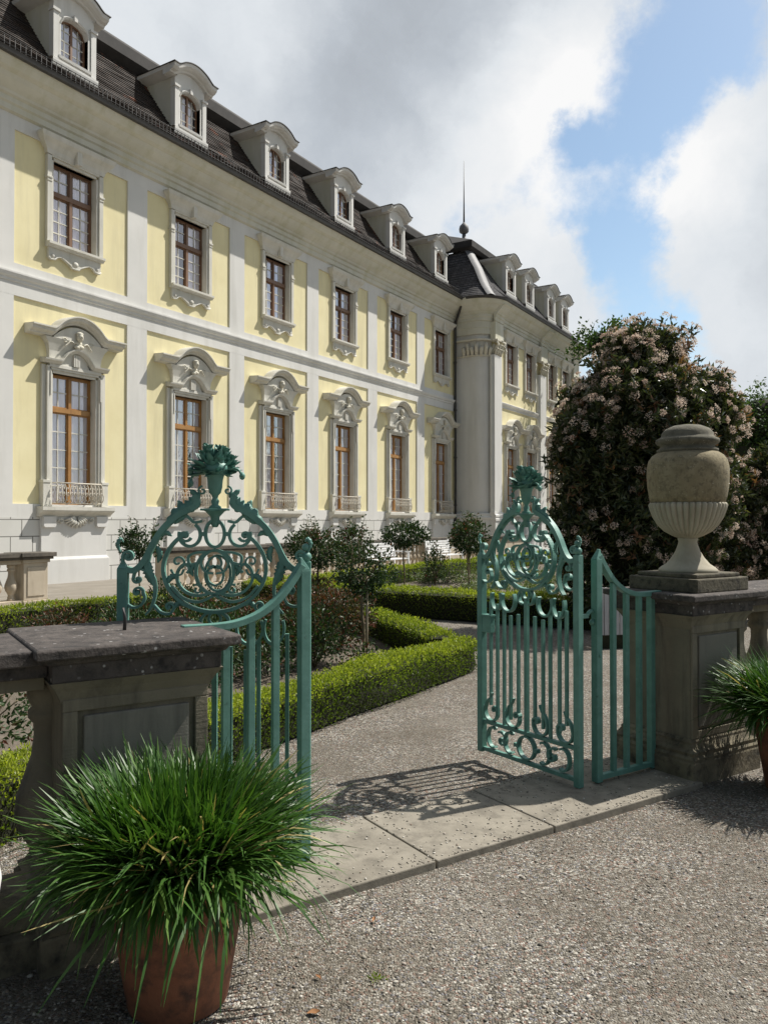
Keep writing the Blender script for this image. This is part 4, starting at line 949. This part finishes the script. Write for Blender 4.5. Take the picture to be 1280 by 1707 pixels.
# white painted post at the very left edge
W_ = empty('white_post', (-1.135, 2.2, 0)); tag(W_, 'white rounded post just showing at the lower left edge', 'post')
mb = MB(); mb.lathe([(.050,0),(.053,.30),(.056,.48),(.060,.56),(.066,.60),(.058,.645),(.03,.66),(.001,.662)], 20); mb.build('post_shaft', M['whitepaint'], W_)
# ------------------------------------------------------------------ palace balustrade
def palace_balustrade(u0, spec, n, label):
    t = empty('terrace_balustrade', tuple(FW(u0, n)), rotF); tag(t, label, 'balustrade', 'sandstone balustrades of the palace terrace')
    first = None
    for kind, a, b in spec:
        if kind == 'pier':
            pr = empty('pier', (0,0,0), 0, t)
            mb = MB(); mb.box(a-.03, b+.03, -.21, .21, 0, .14); mb.box(a, b, -.17, .17, .14, .84); mb.build('pier_body', M['pier'], pr, bevel=.008)
            k = max(1, round((b-a)/1.1)); mb = MB()
            for i in range(k):
                x0 = a+(b-a)*i/k+.07; x1 = a+(b-a)*(i+1)/k-.07; mb.box(x0, x1, -.185, -.1, .22, .76)
            mb.build('pier_panel', M['pier'], pr, bevel=.006)
            mb = MB(); mb.box(a-.03, b+.03, -.20, .20, .84, .90); mb.build('pier_necking', M['pier'], pr, bevel=.006)
            mb = MB(); mb.box(a-.07, b+.07, -.25, .25, .90, .95); mb.box(a-.11, b+.11, -.29, .29, .952, 1.03); mb.build('pier_coping', M['coping'], pr, bevel=.008)
        else:
            mb = MB(); mb.box(a, b, -.18, .18, 0, .15); mb.build('base_course', M['pier'], t)
            mb = MB(); mb.box(a, b, -.14, .14, .82, .90); mb.build('rail_course', M['pier'], t)
            mb = MB(); mb.box(a, b, -.22, .22, .90, .95); mb.box(a, b, -.26, .26, .952, 1.02); mb.build('coping', M['coping'], t)
            k = int((b-a)/.27)
            for i in range(k):
                x = a+(b-a)*(i+.5)/k
                if first is None: first = baluster_mb(.67, .11).build('baluster', M['pier'], t, (x, 0, .15))
                else: o = first.copy(); COL.objects.link(o); o.parent = t; o.location = (x, 0, .15)
    return t
palace_balustrade(-3.1, [('pier', -.5, 0), ('b', -3.4, -.5)], 4.47, 'sandstone balustrade end pier before the palace wall at the left edge')
palace_balustrade(-.2, [('pier', 0, .55), ('b', .55, 4.0), ('pier', 4.0, 5.6), ('b', 5.6, 12.0), ('pier', 12.0, 14.6), ('b', 14.6, 17.4), ('pier', 17.4, 21)], 4.5, 'long sandstone balustrade with dark coping between palace and rose garden')

# ------------------------------------------------------------------ white benches
def bench(loc, rot, label, L=1.75):
    b = empty('garden_bench', loc, rot); tag(b, label, 'bench', 'white slatted garden benches'); Wp = M['whitepaint']   # faces local -y
    mb = MB(); [mb.box(-L/2, L/2, -.25+.10*i, -.17+.10*i, .43, .455) for i in range(5)]; mb.build('seat', Wp, b)
    mb = MB()
    for i in range(6): z = .50+.075*i; y = .25+.022*i; mb.box(-L/2, L/2, y, y+.022, z, z+.058)
    mb.build('backrest', Wp, b)
    for s in (-1, 1):
        x = s*(L/2-.04)
        mb = MB(); mb.box(x-.03, x+.03, -.25, -.19, 0, .43); mb.build('leg', Wp, b)
        mb = MB(); mb.add([(x-.03,.22,0),(x+.03,.22,0),(x+.03,.28,0),(x-.03,.28,0),(x-.03,.35,.97),(x+.03,.35,.97),(x+.03,.40,.97),(x-.03,.40,.97)], [(3,2,1,0),(4,5,6,7),(0,1,5,4),(1,2,6,5),(2,3,7,6),(3,0,4,7)]); mb.build('leg', Wp, b)
        mb = MB(); mb.box(x-.035, x+.035, -.27, .30, .64, .675); mb.box(x-.03, x+.03, -.25, -.20, .455, .64); mb.build('armrest', Wp, b)
    return b
bench(tuple(FW(11.95, 5.35, .016)), rotF, 'white slatted bench behind the rose standard, before the solid stone pier')
bench(tuple(FW(8.1, 5.35, .016)), rotF, 'white slatted bench mostly hidden behind the big dark rose standard')

# ------------------------------------------------------------------ clipped hedges
def hedge(pts, w, h, label, dens=2600, leaf=.024, seed=0):
    """pts: centre line in palace coordinates (u,n)"""
    o = empty('box_hedge', tuple(FW(*pts[0]))); tag(o, label, 'hedge', 'clipped box hedges of the parterre'); base = V3(o.location)
    P_, D_, T_ = [], [], []; mbc = MB(); per = h*2+w
    for (a, b) in zip(pts[:-1], pts[1:]):
        A, B = FW(*a), FW(*b); l = np.linalg.norm(B-A); t = (B-A)/l; s = np.cross(t, (0,0,1)); n = int(dens*(l+w)*per)
        x = rng.uniform(-w*.45, l+w*.45, n); q = rng.uniform(0, per, n)
        lat = np.where(q < h, -w/2, np.where(q > h+w, w/2, q-h-w/2)); z = np.where(q < h, q, np.where(q > h+w, per-q, h))
        z = np.where((q < h) | (q > h+w), h*(z/h)**.85, z)
        on_side = (q < h) | (q > h+w); nrm = np.where(on_side[:, None], np.sign(lat)[:, None]*s, V3((0,0,1)))
        p = A+x[:, None]*t+lat[:, None]*s+z[:, None]*V3((0,0,1))
        und = .022*nz(p, 3.0)+.012*nz(p+9, 9.0); edge = np.clip((z/h-.72)/.28, 0, 1)*np.clip((abs(lat)/(w/2)-.6)/.4, 0, 1)
        p = p+nrm*(und-rng.exponential(.014, n)-.05*edge)[:, None]+rng.normal(0, .006, (n, 3))
        topn = (~on_side) & (rng.random(n) < .22); p[topn, 2] += rng.uniform(0, .045, topn.sum())
        d = nrm*.55+V3((0,0,.75))+rng.normal(0, .55, (n, 3)); P_.append(p); D_.append(d)
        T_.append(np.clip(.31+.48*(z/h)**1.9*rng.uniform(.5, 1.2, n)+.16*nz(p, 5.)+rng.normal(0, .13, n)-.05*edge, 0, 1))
        ns = int(dens*.045*(l+w)*w*3); xs_, ls = rng.uniform(-w*.4, l+w*.4, ns), rng.uniform(-.5, .5, ns)*w; hs = rng.uniform(.02, .07, ns)   # upright sprigs
        b = A+xs_[:, None]*t+ls[:, None]*s+(h-.02-.05*np.abs(ls/w*2)**6)[:, None]*V3((0,0,1)); b = b+V3((0,0,1))*(.022*nz(b, 3.0))[:, None]; ln = rng.normal(0, .25, (ns, 3))*V3((1,1,0))+V3((0,0,1)); K = 8
        f_ = np.tile(np.linspace(.1, 1, K), ns)[:, None]; P_.append(np.repeat(b, K, 0)+np.repeat(ln*hs[:, None], K, 0)*f_); D_.append(np.repeat(ln, K, 0)*.8+rng.normal(0, .6, (ns*K, 3))); T_.append(np.clip(rng.normal(.85, .12, ns*K), 0, 1))
        c = w/2-.045
        rows = []
        for xx in np.linspace(-w*.38, l+w*.38, max(3, int(l/.5)+2)):
            m = A+xx*t; j = .012*math.sin(xx*5)
            rows.append([m+s*k*(c+j)+V3((0,0,zz)) for k, zz in ((-1,0),(-1,h*.85),(-.6,h-.05+j),(.6,h-.05-j),(1,h*.85),(1,0))])
        mbc.grid([[tuple(p-base) for p in r] for r in rows], True, False, True)
    P = np.concatenate(P_); n = len(P)
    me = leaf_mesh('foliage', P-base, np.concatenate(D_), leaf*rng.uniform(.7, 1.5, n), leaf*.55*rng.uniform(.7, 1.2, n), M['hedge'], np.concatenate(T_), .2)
    link('foliage', me, o); mbc.build('inner_twigs', M['core'], o); return o
hedge([(-13.0, 14.05), (-4.82, 14.12)], .36, .33, 'long bright clipped box hedge along the gravel path, nearest the gate', 4600, .022)
hedge([(-3.2, 7.6), (-3.05, 11.95), (-4.55, 13.72)], .36, .35, 'box hedge closing the near rose bed, turning at an angle to the path', 2600, .026)
hedge([(-13.5, 7.75), (-3.6, 7.65)], .42, .40, 'box hedge at the back of the near rose bed, along the terrace', 1500, .032)
hedge([(-.75, 7.7), (-.65, 14.3)], .46, .44, 'dark-sided box hedge across the far side of the cross path', 2000, .029)
hedge([(-.2, 7.45), (22, 7.25)], .46, .42, 'far box hedge running along the terrace behind the rose standards', 750, .045)
hedge([(.2, 14.9), (6, 15.1)], .46, .46, 'short box hedge running back beside the flowering shrub', 1100, .034)

# ------------------------------------------------------------------ roses
def rose_standard(loc, label, zc, r, rz, n, leaf, shoots=5, stake=False, red=.0, seed=0, trunk_r=.018, twin=False):
    g = np.random.default_rng(seed); o = empty('rose_standard', loc); tag(o, label, 'rose tree', 'standard roses in the parterre'); zt = zc-rz*.6
    mb = MB(); mb.tube(cr([(0,0,-.02),(.012,.01,zt*.35),(-.012,0,zt*.7),(0,0,zt+.06)],5), trunk_r, 7)
    for k in range(9):
        a = k*2.4; mb.tube(cr([(0,0,zt),(r*.3*math.cos(a), r*.3*math.sin(a), zc-rz*.2),(r*.7*math.cos(a), r*.7*math.sin(a), zc+rz*(.2+.5*((k*37)%10)/10))],4), [.010]*6+[.006]*3, 5)
    mb.build('stem', M['twig'], o)
    if stake: mb = MB(); mb.tube([(.045,-.02,-.02),(.05,-.02,zt+.12)], .014, 6); mb.build('stake', M['stake'], o)
    m = n//7; dirs = unit(g.normal(size=(m, 3))); rr = g.uniform(.35, 1.05, m)**.6
    lump = 1+.22*nz(dirs, 2.6); C = dirs*(rr*lump)[:, None]*V3((r, r, rz))+V3((0, 0, zc))
    P = np.repeat(C, 7, 0)+g.normal(0, leaf*.9, (m*7, 3)); D = np.repeat(dirs, 7, 0)*.7+g.normal(0, .7, (m*7, 3))+V3((0,0,.1))
    T = np.clip(np.repeat(.36+.25*g.normal(size=m)*.6+.12*dirs[:, 2], 7)+g.normal(0, .14, m*7)+red*np.repeat((dirs[:, 2] > .1)*g.random(m), 7), 0, 1)
    sp, sdv, st = [], [], []
    mb = MB()
    for k in range(shoots):
        a = g.uniform(0, 6.28); q = g.uniform(.1, .7)*r; h = g.uniform(.25, .65)*rz*1.6
        b = V3((q*math.cos(a), q*math.sin(a), zc+rz*.75)); tip = b+V3((q*.35*math.cos(a), q*.35*math.sin(a), h)); mb.tube([b-V3((0,0,rz*.5)), b, tip], [.007,.006,.003], 5)
        for i in range(9):
            t = i/8; sp.append(b+(tip-b)*t); sdv.append((math.cos(a+i*2.3), math.sin(a+i*2.3), .25)); st.append(.45+.1*g.normal()+red*.5*t)
    if shoots: mb.build('shoot', M['twig'], o)
    if sp: P = np.concatenate([P, V3(sp)]); D = np.concatenate([D, V3(sdv)]); T = np.concatenate([T, np.clip(st, 0, 1)])
    me = leaf_mesh('crown', P, D, leaf*g.uniform(.8, 1.5, len(P)), leaf*.62*g.uniform(.8, 1.2, len(P)), M['rose'], T, .18, .12); link('crown', me, o); return o
rose_standard((-.24, 8.94, 0), 'nearest dark leafy rose standard with pale stake, in the middle of the garden', 1.04, .31, .27, 1700, .042, 4, True, .1, 1)
rose_standard((-1.02, 12.3, 0), 'reddish rose standard just right of the near gate leaf', 1.17, .34, .32, 1700, .050, 5, False, .4, 2)
rose_standard((-1.42, 13.9, 0), 'slim rose standard partly hidden behind the reddish one', 1.16, .29, .27, 1100, .055, 4, False, .15, 3)
rose_standard((-.56, 13.6, 0), 'reddish rose standard behind the nearest dark rose', 1.22, .30, .28, 1100, .052, 4, False, .45, 8)
rose_standard((.43, 17.0, 0), 'pale flat-crowned rose standard before the white plinth blocks', 1.30, .46, .24, 1500, .065, 4, False, -.1, 4)
rose_standard((1.84, 17.2, 0), 'dark and bronze rose standard in front of the white bench', 1.22, .36, .36, 1500, .065, 6, False, .35, 5)
rose_standard((2.22, 20.5, 0), 'farther slim rose standard close behind the bronze one', 1.35, .34, .30, 900, .075, 4, False, .3, 6)
rose_standard((-3.72, 12.0, 0), 'thin pale rose standard seen behind the folded-back gate leaf', 1.27, .27, .24, 1100, .05, 3, False, -.05, 7, .014)

def bush(loc, label, r, h, n, leaf, mat, seed, cat='rose bush', name='rose_bush', group='low rose bushes in the beds', col=1.0):
    g = np.random.default_rng(seed); o = empty(name, loc); tag(o, label, cat, group)
    mb = MB()
    for k in range(7):
        a = k*2.4; q = r*.7; mb.tube(cr([(0,0,-.02),(q*.4*math.cos(a), q*.4*math.sin(a), h*.45),(q*math.cos(a), q*math.sin(a), h*(.7+.3*((k*7)%5)/5))],3), [.008]*4+[.005]*3, 5)
    mb.build('canes', M['twig'], o)
    m = n//5; x = g.normal(0, .5, (m, 2)); x = x/np.maximum(1, np.linalg.norm(x, axis=1, keepdims=True)); z = g.uniform(.12, 1, m)**.75
    C = np.concatenate([x*r*(.55+.45*z[:, None]), (z*h*(1-.35*(x**2).sum(1)))[:, None]], 1); C[:, 2] += .06*g.normal(size=m)*h
    P = np.repeat(C, 5, 0)+g.normal(0, leaf*.8, (m*5, 3)); P[:, 2] = np.maximum(P[:, 2], .02)
    D = np.repeat(C-V3((0,0,h*.3)), 5, 0)*1.2/r+g.normal(0, .7, (m*5, 3)); T = np.clip(np.repeat(.42+.2*g.normal(size=m)+.15*z, 5)+g.normal(0, .12, m*5), 0, 1)
    me = leaf_mesh('foliage', P, D, leaf*g.uniform(.8, 1.5, m*5), leaf*.6*g.uniform(.8, 1.2, m*5), mat, T, .18, .1); link('foliage', me, o); return o
spots = [(-1.35, 8.0), (-.75, 8.55), (-1.9, 8.7), (-.95, 9.5), (-1.7, 10.0), (-.55, 10.0), (-2.4, 9.7), (-1.2, 11.0), (-.62, 11.3), (-2.2, 11.0), (-2.9, 10.8), (-1.75, 7.3), (-3.1, 9.6), (-2.6, 8.3), (-1.1, 12.2), (-.2, 8.35)]
lab = ['dark rose bush directly behind the front hedge', 'rose bush at the foot of the staked rose standard', 'rose bush left of the near red ones, behind the gate bars', 'bronze-red rose bush in the middle of the near bed', 'leafy rose bush in the middle of the near bed',
       'rose bush right of the red ones, near the stake', 'rose bush seen through the side panel bars', 'red-tipped rose bush toward the back of the bed', 'rose bush below the reddish standard', 'rose bush near the back hedge, behind the gate scrolls', 'rose bush at the left back of the near bed', 'low rose bush behind the near post of the gate',
       'rose bush behind the folded gate leaf', 'rose bush behind the lower gate bars', 'rose bush between the two reddish standards', 'small sparse plant by the stake, next to the front hedge']
for i, (x, y) in enumerate(spots):
    red = i in (3, 4, 5, 7, 8, 14)
    bush((x, y, .02), lab[i], .48 if i < 15 else .24, .28 if i == 15 else .60+.06*((i*5) % 4), 2300 if i < 15 else 260, .042, M['redrose'] if red else M['rose'], 100+i)
bush((1.27, 19.6, .02), 'dark upright little bush in the far bed, left of the bronze standard', .32, .95, 800, .06, M['rose'], 130, 'bush', 'small_bush', None)
bush(tuple(FW(-9.5, 13.0, .02)), 'dark leafy bush behind the hedge, seen between the left balusters', .38, .62, 1300, .04, M['rose'], 131)
bush(tuple(FW(-6.0, 9.0, .02)), 'sprawling rose bush behind the left pillar cap', .42, .45, 900, .045, M['redrose'], 133)
k = 0
for i in range(54):
    u = .3+9.5*rng.random()**1.3; n = rng.uniform(8.0, 13.6); p = FW(u, n, .02)
    bush(tuple(p), 'low pale ground cover plant in the far bed behind the cross hedge', rng.uniform(.35, .6), rng.uniform(.16, .30), 330, .055, M['ground_cover'], 200+i, 'bedding plant', 'bedding_plant', 'pale low plants of the far bed')

# ------------------------------------------------------------------ the flowering shrub
def flowering_shrub(loc, blobs, ntips, label, seed, leaf=.10, flower=.42, redtop=True, lows=.1):
    g = np.random.default_rng(seed); o = empty('flowering_shrub', loc); tag(o, label, 'shrub', 'white-flowered red-tipped shrubs'); base = V3(loc)
    B = V3(blobs); wgt = B[:, 3]**2; wgt /= wgt.sum(); ti, td = [], []
    while len(ti) < ntips:
        i = g.choice(len(B), p=wgt); d = g.normal(size=3); d /= np.linalg.norm(d); c = B[i, :3]; rr = B[i, 3:6]*(1+.20*nz((d*2+i)[None], 2.2)[0])
        p = c+d*rr*g.uniform(.72, 1.05)
        if p[2] < .15: continue
        if any((((p-b[:3])/b[3:6])**2).sum() < .55 for j, b in enumerate(B) if j != i): continue
        ti.append(p); td.append(d)
    ti, td = V3(ti), V3(td); up = td*.7+V3((0,0,.65))+g.normal(0, .3, td.shape); up = unit(up); K = 13
    P = np.repeat(ti, K, 0)-np.repeat(up, K, 0)*g.uniform(0, .14, (ntips*K, 1))+g.normal(0, .02, (ntips*K, 3))
    D = np.repeat(up, K, 0)*g.uniform(-.1, .8, (ntips*K, 1))+g.normal(0, .62, (ntips*K, 3)); top = np.clip((ti[:, 2]-B[:, 2].mean())/2.0, -1, 1)
    red = (g.random(ntips) < (.10+.16*np.clip(top, 0, 1)*redtop))*.42
    T = np.clip(np.repeat(.34+.16*g.normal(size=ntips)+red, K)+g.normal(0, .13, ntips*K), 0, 1)
    # inner leaves that close the crown
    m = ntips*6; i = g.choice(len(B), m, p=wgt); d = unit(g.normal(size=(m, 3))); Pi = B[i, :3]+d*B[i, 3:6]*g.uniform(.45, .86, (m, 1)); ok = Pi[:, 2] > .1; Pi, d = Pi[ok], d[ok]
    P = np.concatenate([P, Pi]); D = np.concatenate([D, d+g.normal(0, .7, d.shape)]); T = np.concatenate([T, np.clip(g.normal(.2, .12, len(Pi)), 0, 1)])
    n = len(P); me = leaf_mesh('foliage', P-base, D, leaf*g.uniform(.7, 1.3, n), leaf*.36*g.uniform(.8, 1.2, n), M['shrub'], T, .2, .12); link('foliage', me, o)
    f = g.random(ntips) < flower*np.clip(.30+.7*(ti[:, 2]-lows)/3.4, .10, 1.2)*np.clip(.8+.5*nz(ti, 1.1), .15, 1.4); F, U = ti[f]+td[f]*.05, unit(td[f]*1.0+up[f]*.6); nf = len(F); Q = 60
    a = g.uniform(0, 6.28, (nf, Q)); rr = np.sqrt(g.uniform(0, 1, (nf, Q)))*g.uniform(.040, .085, (nf, 1)); sx = unit(np.cross(U, V3((.3,.5,.1)))); sy = np.cross(U, sx)
    C = F[:, None]+U[:, None]*(.05-3.2*rr**2+g.normal(0, .008, (nf, Q)))[..., None]+sx[:, None]*(rr*np.cos(a))[..., None]+sy[:, None]*(rr*np.sin(a))[..., None]
    Dd = U[:, None]*.5+g.normal(0, .8, (nf, Q, 3)); T2 = np.clip(np.repeat(g.normal(.5, .2, nf), Q)+g.normal(0, .12, nf*Q), 0, 1)
    me = leaf_mesh('blossoms', C.reshape(-1, 3)-base, Dd.reshape(-1, 3), .021, .018, M['blossom'], T2, .1); link('blossoms', me, o)
    mb = MB()
    for b in B:
        j = V3((b[0]-base[0], b[1]-base[1], b[2])); mb.tube(cr([(0,0,-.05),(j[0]*.35, j[1]*.35, j[2]*.4),(j[0]*.8, j[1]*.8, j[2]*.85),tuple(j)],4), [.07]*4+[.05]*4+[.03]*5, 7)
    mb.build('trunk', M['bark'], o)
    mb = MB()
    for b in B: mb.ico((b[0]-base[0], b[1]-base[1], max(b[2], b[5]*.62+.05)), 1, (b[3]*.62, b[4]*.62, min(b[5]*.62, max(b[2], b[5]*.62))), 14, 8)
    mb.build('dense_twigs', M['core'], o); return o
Y0 = 12.0; S = 1310/Y0
def bl(px, py, rpx, dy=0, rz=None, ry=None): 
    s = 1310/(Y0+dy); return ((px-640)/s, Y0+dy, 1.6-(py-870)/s, rpx/S, (ry or rpx)/S, (rz or rpx)/S)
flowering_shrub((4.0, 12.0, 0), [bl(1065, 700, 118, 0, 122), bl(1075, 600, 66, .1), bl(1000, 770, 78, -.2, 110), bl(985, 670, 42, .2, 40), bl(1160, 690, 74, .1, 84), bl(1040, 900, 108, -.1, 130), bl(1140, 830, 84, 0, 110), bl(960, 880, 42, -.2, 70), bl(1035, 640, 40, .3, 40)], 3300,
                'tall dark shrub covered in cream blossom, behind the gate and urn', 21, .115, .92)
flowering_shrub((6.1, 13.0, 0), [bl(1225, 830, 48, 1.0, 75), bl(1275, 790, 40, 1.0, 50), bl(1200, 915, 36, .6, 45), bl(1290, 860, 48, 1.2, 70), bl(1212, 930, 40, .8, 46), bl(1268, 918, 46, 1.0, 54)], 900, 'lower red-tipped flowering shrub right of the urn', 22, .105, .6, True, -.5)

# ------------------------------------------------------------------ trees beyond
def tree(loc, label, blobs, n, leaf, seed, trunk_h, tr=.25):
    g = np.random.default_rng(seed); o = empty('broadleaf_tree', loc); tag(o, label, 'tree', 'broadleaf trees beyond the garden'); P, D, T = [], [], []
    mb = MB(); mb.tube([(0,0,-.2),(.1,0,trunk_h*.5),(0,.1,trunk_h)], [tr,tr*.8,tr*.55], 8)
    vol = sum(b[3]**2 for b in blobs)
    for bx in blobs:
        c = V3(bx[:3]); r = bx[3]; rz = bx[4] if len(bx) > 4 else r; mb.tube(cr([(0,.1,trunk_h*.85), tuple(c*.5+V3((0,0,trunk_h*.45))), tuple(c)],4), [tr*.4]*4+[tr*.2]*5, 6)
        m = int(n*bx[3]**2/vol/14); d = unit(g.normal(size=(m, 3))); C = c+d*V3((r, r, rz))*(g.uniform(.55, 1.05, m)*(1+.25*nz(d*1.5+c, 2.2)))[:, None]
        P.append(np.repeat(C, 14, 0)+g.normal(0, leaf*1.1, (m*14, 3))); D.append(np.repeat(d, 14, 0)*.5+g.normal(0, .7, (m*14, 3))+V3((0,0,-.1)))
        T.append(np.clip(np.repeat(.45+.2*g.normal(size=m)+.15*d[:, 2], 14)+g.normal(0, .12, m*14), 0, 1))
    mb.build('trunk', M['bark'], o); P = np.concatenate(P); m = len(P)
    mb = MB()
    for bx in blobs: mb.ico(bx[:3], bx[3]*.62, (1, 1, (bx[4] if len(bx) > 4 else bx[3])/bx[3]), 12, 8)
    mb.build('inner_branches', M['core'], o)
    me = leaf_mesh('crown', P, np.concatenate(D), leaf*g.uniform(.8, 1.5, m), leaf*.6*g.uniform(.8, 1.2, m), M['tree'], np.concatenate(T), .15); link('crown', me, o); return o
tree((12.5, 44, .6), 'green tree top showing between the palace end and the flowering shrub', [(-.2,0,11.0,1.3,1.0),(1.0,.2,11.2,1.3,1.0),(2.2,0,10.4,1.5,1.4),(1.8,.5,9.4,1.6,1.3),(1.2,0,7,2.4,2.2)], 9000, .22, 31, 8)
tree((15.2, 31, 0), 'dark rounded tree at the right edge behind the urn', [(-.3,0,5.6,1.5,1.4),(1.2,.3,5.3,1.6,1.4),(-.6,0,4.0,1.6,1.4),(.9,0,3.6,1.9,1.6),(2.4,0,4.8,1.6),(-.2,0,2.4,1.6,1.2),(1.6,0,2.2,1.8,1.3)], 26000, .13, 32, 3)
tree((19.0, 34, 0), 'dark tree beyond the right edge, joined to its neighbour', [(0,0,5.8,2.0,1.8),(1.6,0,4.6,2.0),(-.4,0,3.4,2.2,2.0),(.6,0,1.8,2.2,1.4)], 12000, .16, 33, 3)
tree((24.0, 60, 0), 'far green tree behind the dark ones at the right edge', [(0,0,7,3.4,3),(3,0,6,3),(-3,0,5,3),(0,0,3.5,3.6,2.6)], 8000, .28, 34, 4)

# ------------------------------------------------------------------ small things behind the right gate
pk = empty('picket_screen', (2.98, 10.05, 0), R_(12)); tag(pk, 'greyish white picket screen with stepped tops, behind the right side panel', 'picket fence')
for i in range(9):
    h = .78-.012*i if i < 3 else (.74-.055*(i-3)); h = max(h, .50); x = -.26+.072*i
    mb = MB(); mb.prism([(x,.16),(x,h-.012),(x+.030,h),(x+.060,h-.018),(x+.060,.16)], -.012, .012); mb.build('picket', M['greypaint'], pk, bevel=.003)
for z in (.26, .46): mb = MB(); mb.box(-.28,.40,.012,.035,z,z+.05); mb.build('picket_rail', M['greypaint'], pk)
for x in (-.25, .36): mb = MB(); mb.box(x-.025,x+.025,.012,.06,-.02,.5); mb.build('picket_post', M['core'], pk)
mb = MB(); mb.box(-.30,.44,-.02,.05,-.02,.155); mb.build('base_board', M['core'], pk)
gw = empty('garden_wall', (13.0, 25.5, 0), R_(8)); tag(gw, 'low pale wall with upright boards at the right edge under the dark trees', 'wall')
mb = MB(); mb.box(-1.0, 6, -.1, .1, 0, .25); mb.build('wall_foot', M['coping'], gw)
for i in range(22): mb = MB(); mb.box(-1.0+.31*i, -1.0+.31*i+.29, -.05, .05, .25, 1.0); mb.build('board', M['whitepaint'], gw)
# loose pebbles: gravel kicked onto the slabs and the coarser stones near the viewer
def pebbles():
    n1, n2 = 5200, 1100
    x = rng.uniform(-1.6, 3.4, n1); y = 2.25+rng.random(n1)**1.4*3.6
    P = np.stack([x, y, np.full(n1, .0)], 1); rel = P-G0; s = rel@uW; nn = rel@nW; out = (nn > .30)
    P = P[out]; P[:, 2] = -.010+.010*nz(np.c_[P[:, :2], 0*P[:, 0]], .9)+.006*nz(np.c_[P[:, :2], 0*P[:, 0]]+5, 2.6)
    s = rng.uniform(-2.1, .55, n2); q = np.where(rng.random(n2) < .55, rng.uniform(-.24, .40, n2), np.where(rng.random(n2) < .5, .40-rng.exponential(.05, n2), -.24+rng.exponential(.06, n2)))
    Q = G0+s[:, None]*uW+np.clip(q, -.25, .39)[:, None]*nW+V3((0,0,.030)); A = np.concatenate([P, Q]); n = len(A)
    ph = (1+5**.5)/2; I = unit(V3([(-1,ph,0),(1,ph,0),(-1,-ph,0),(1,-ph,0),(0,-1,ph),(0,1,ph),(0,-1,-ph),(0,1,-ph),(ph,0,-1),(ph,0,1),(-ph,0,-1),(-ph,0,1)]))
    Fi = np.array([(0,11,5),(0,5,1),(0,1,7),(0,7,10),(0,10,11),(1,5,9),(5,11,4),(11,10,2),(10,7,6),(7,1,8),(3,9,4),(3,4,2),(3,2,6),(3,6,8),(3,8,9),(4,9,5),(2,4,11),(6,2,10),(8,6,7),(9,8,1)])
    r = np.where(np.arange(n) < len(P), rng.gamma(5, .0007, n)+.0016, rng.gamma(5, .0007, n)+.0012); az = rng.uniform(0, 6.28, n); sc = rng.uniform(.65, 1.25, (n, 1, 3))*V3((1,1,.6))
    Vv = I[None]*sc*(1+.22*rng.normal(size=(n, 12, 1))*.6)*r[:, None, None]; c, s_ = np.cos(az)[:, None], np.sin(az)[:, None]
    Vv = np.stack([Vv[..., 0]*c-Vv[..., 1]*s_, Vv[..., 0]*s_+Vv[..., 1]*c, Vv[..., 2]], 2)+A[:, None]
    me = fast_mesh('loose_gravel', Vv.reshape(-1, 3), 3, (np.arange(n)[:, None, None]*12+Fi[None]).ravel(), M['pebble'], np.repeat(rng.random(n), 12), True); tag(link('loose_gravel', me), kind='stuff')
pebbles()
for i, (x, y, t) in enumerate(((-.23, 2.58, 'brown dry leaf on the gravel at the bottom edge, right of the pot'), (-.04, 3.18, 'small brown dry leaf on the sunlit gravel just in front of the threshold'), (-.23, 2.78, 'small curled brown leaf on the gravel near the pot'))):
    mb = MB(); s = (.022, .013, .012)[i]
    mb.grid([[(-s, -.1*s, .004), (-s*.9, 0, .002), (-s, .1*s, .004)], [(-.3*s, -.55*s, .012), (-.3*s, 0, .004), (-.2*s, .6*s, .011)], [(.4*s, -.5*s, .010), (.4*s, .0, .004), (.4*s, .5*s, .012)], [(s, -.05*s, .013), (1.1*s, 0, .01), (s, .05*s, .013)]])
    o = mb.build('dry_leaf', M['deadleaf'], None, (x, y, -.004), 0, i*1.3); tag(o, t, 'leaf', 'dry leaves on the gravel')
wd = empty('weed', (-.03, 2.78, -.008)); tag(wd, 'tiny green weed growing in the front gravel', 'weed')
g_ = rng.normal(size=(36, 3)); me = leaf_mesh('leaves', g_*V3((.012,.012,.003))+V3((0,0,.004)), g_+V3((0,0,1.)), .016, .007, M['hedge'], rng.uniform(.4, .8, 36)); link('leaves', me, wd)
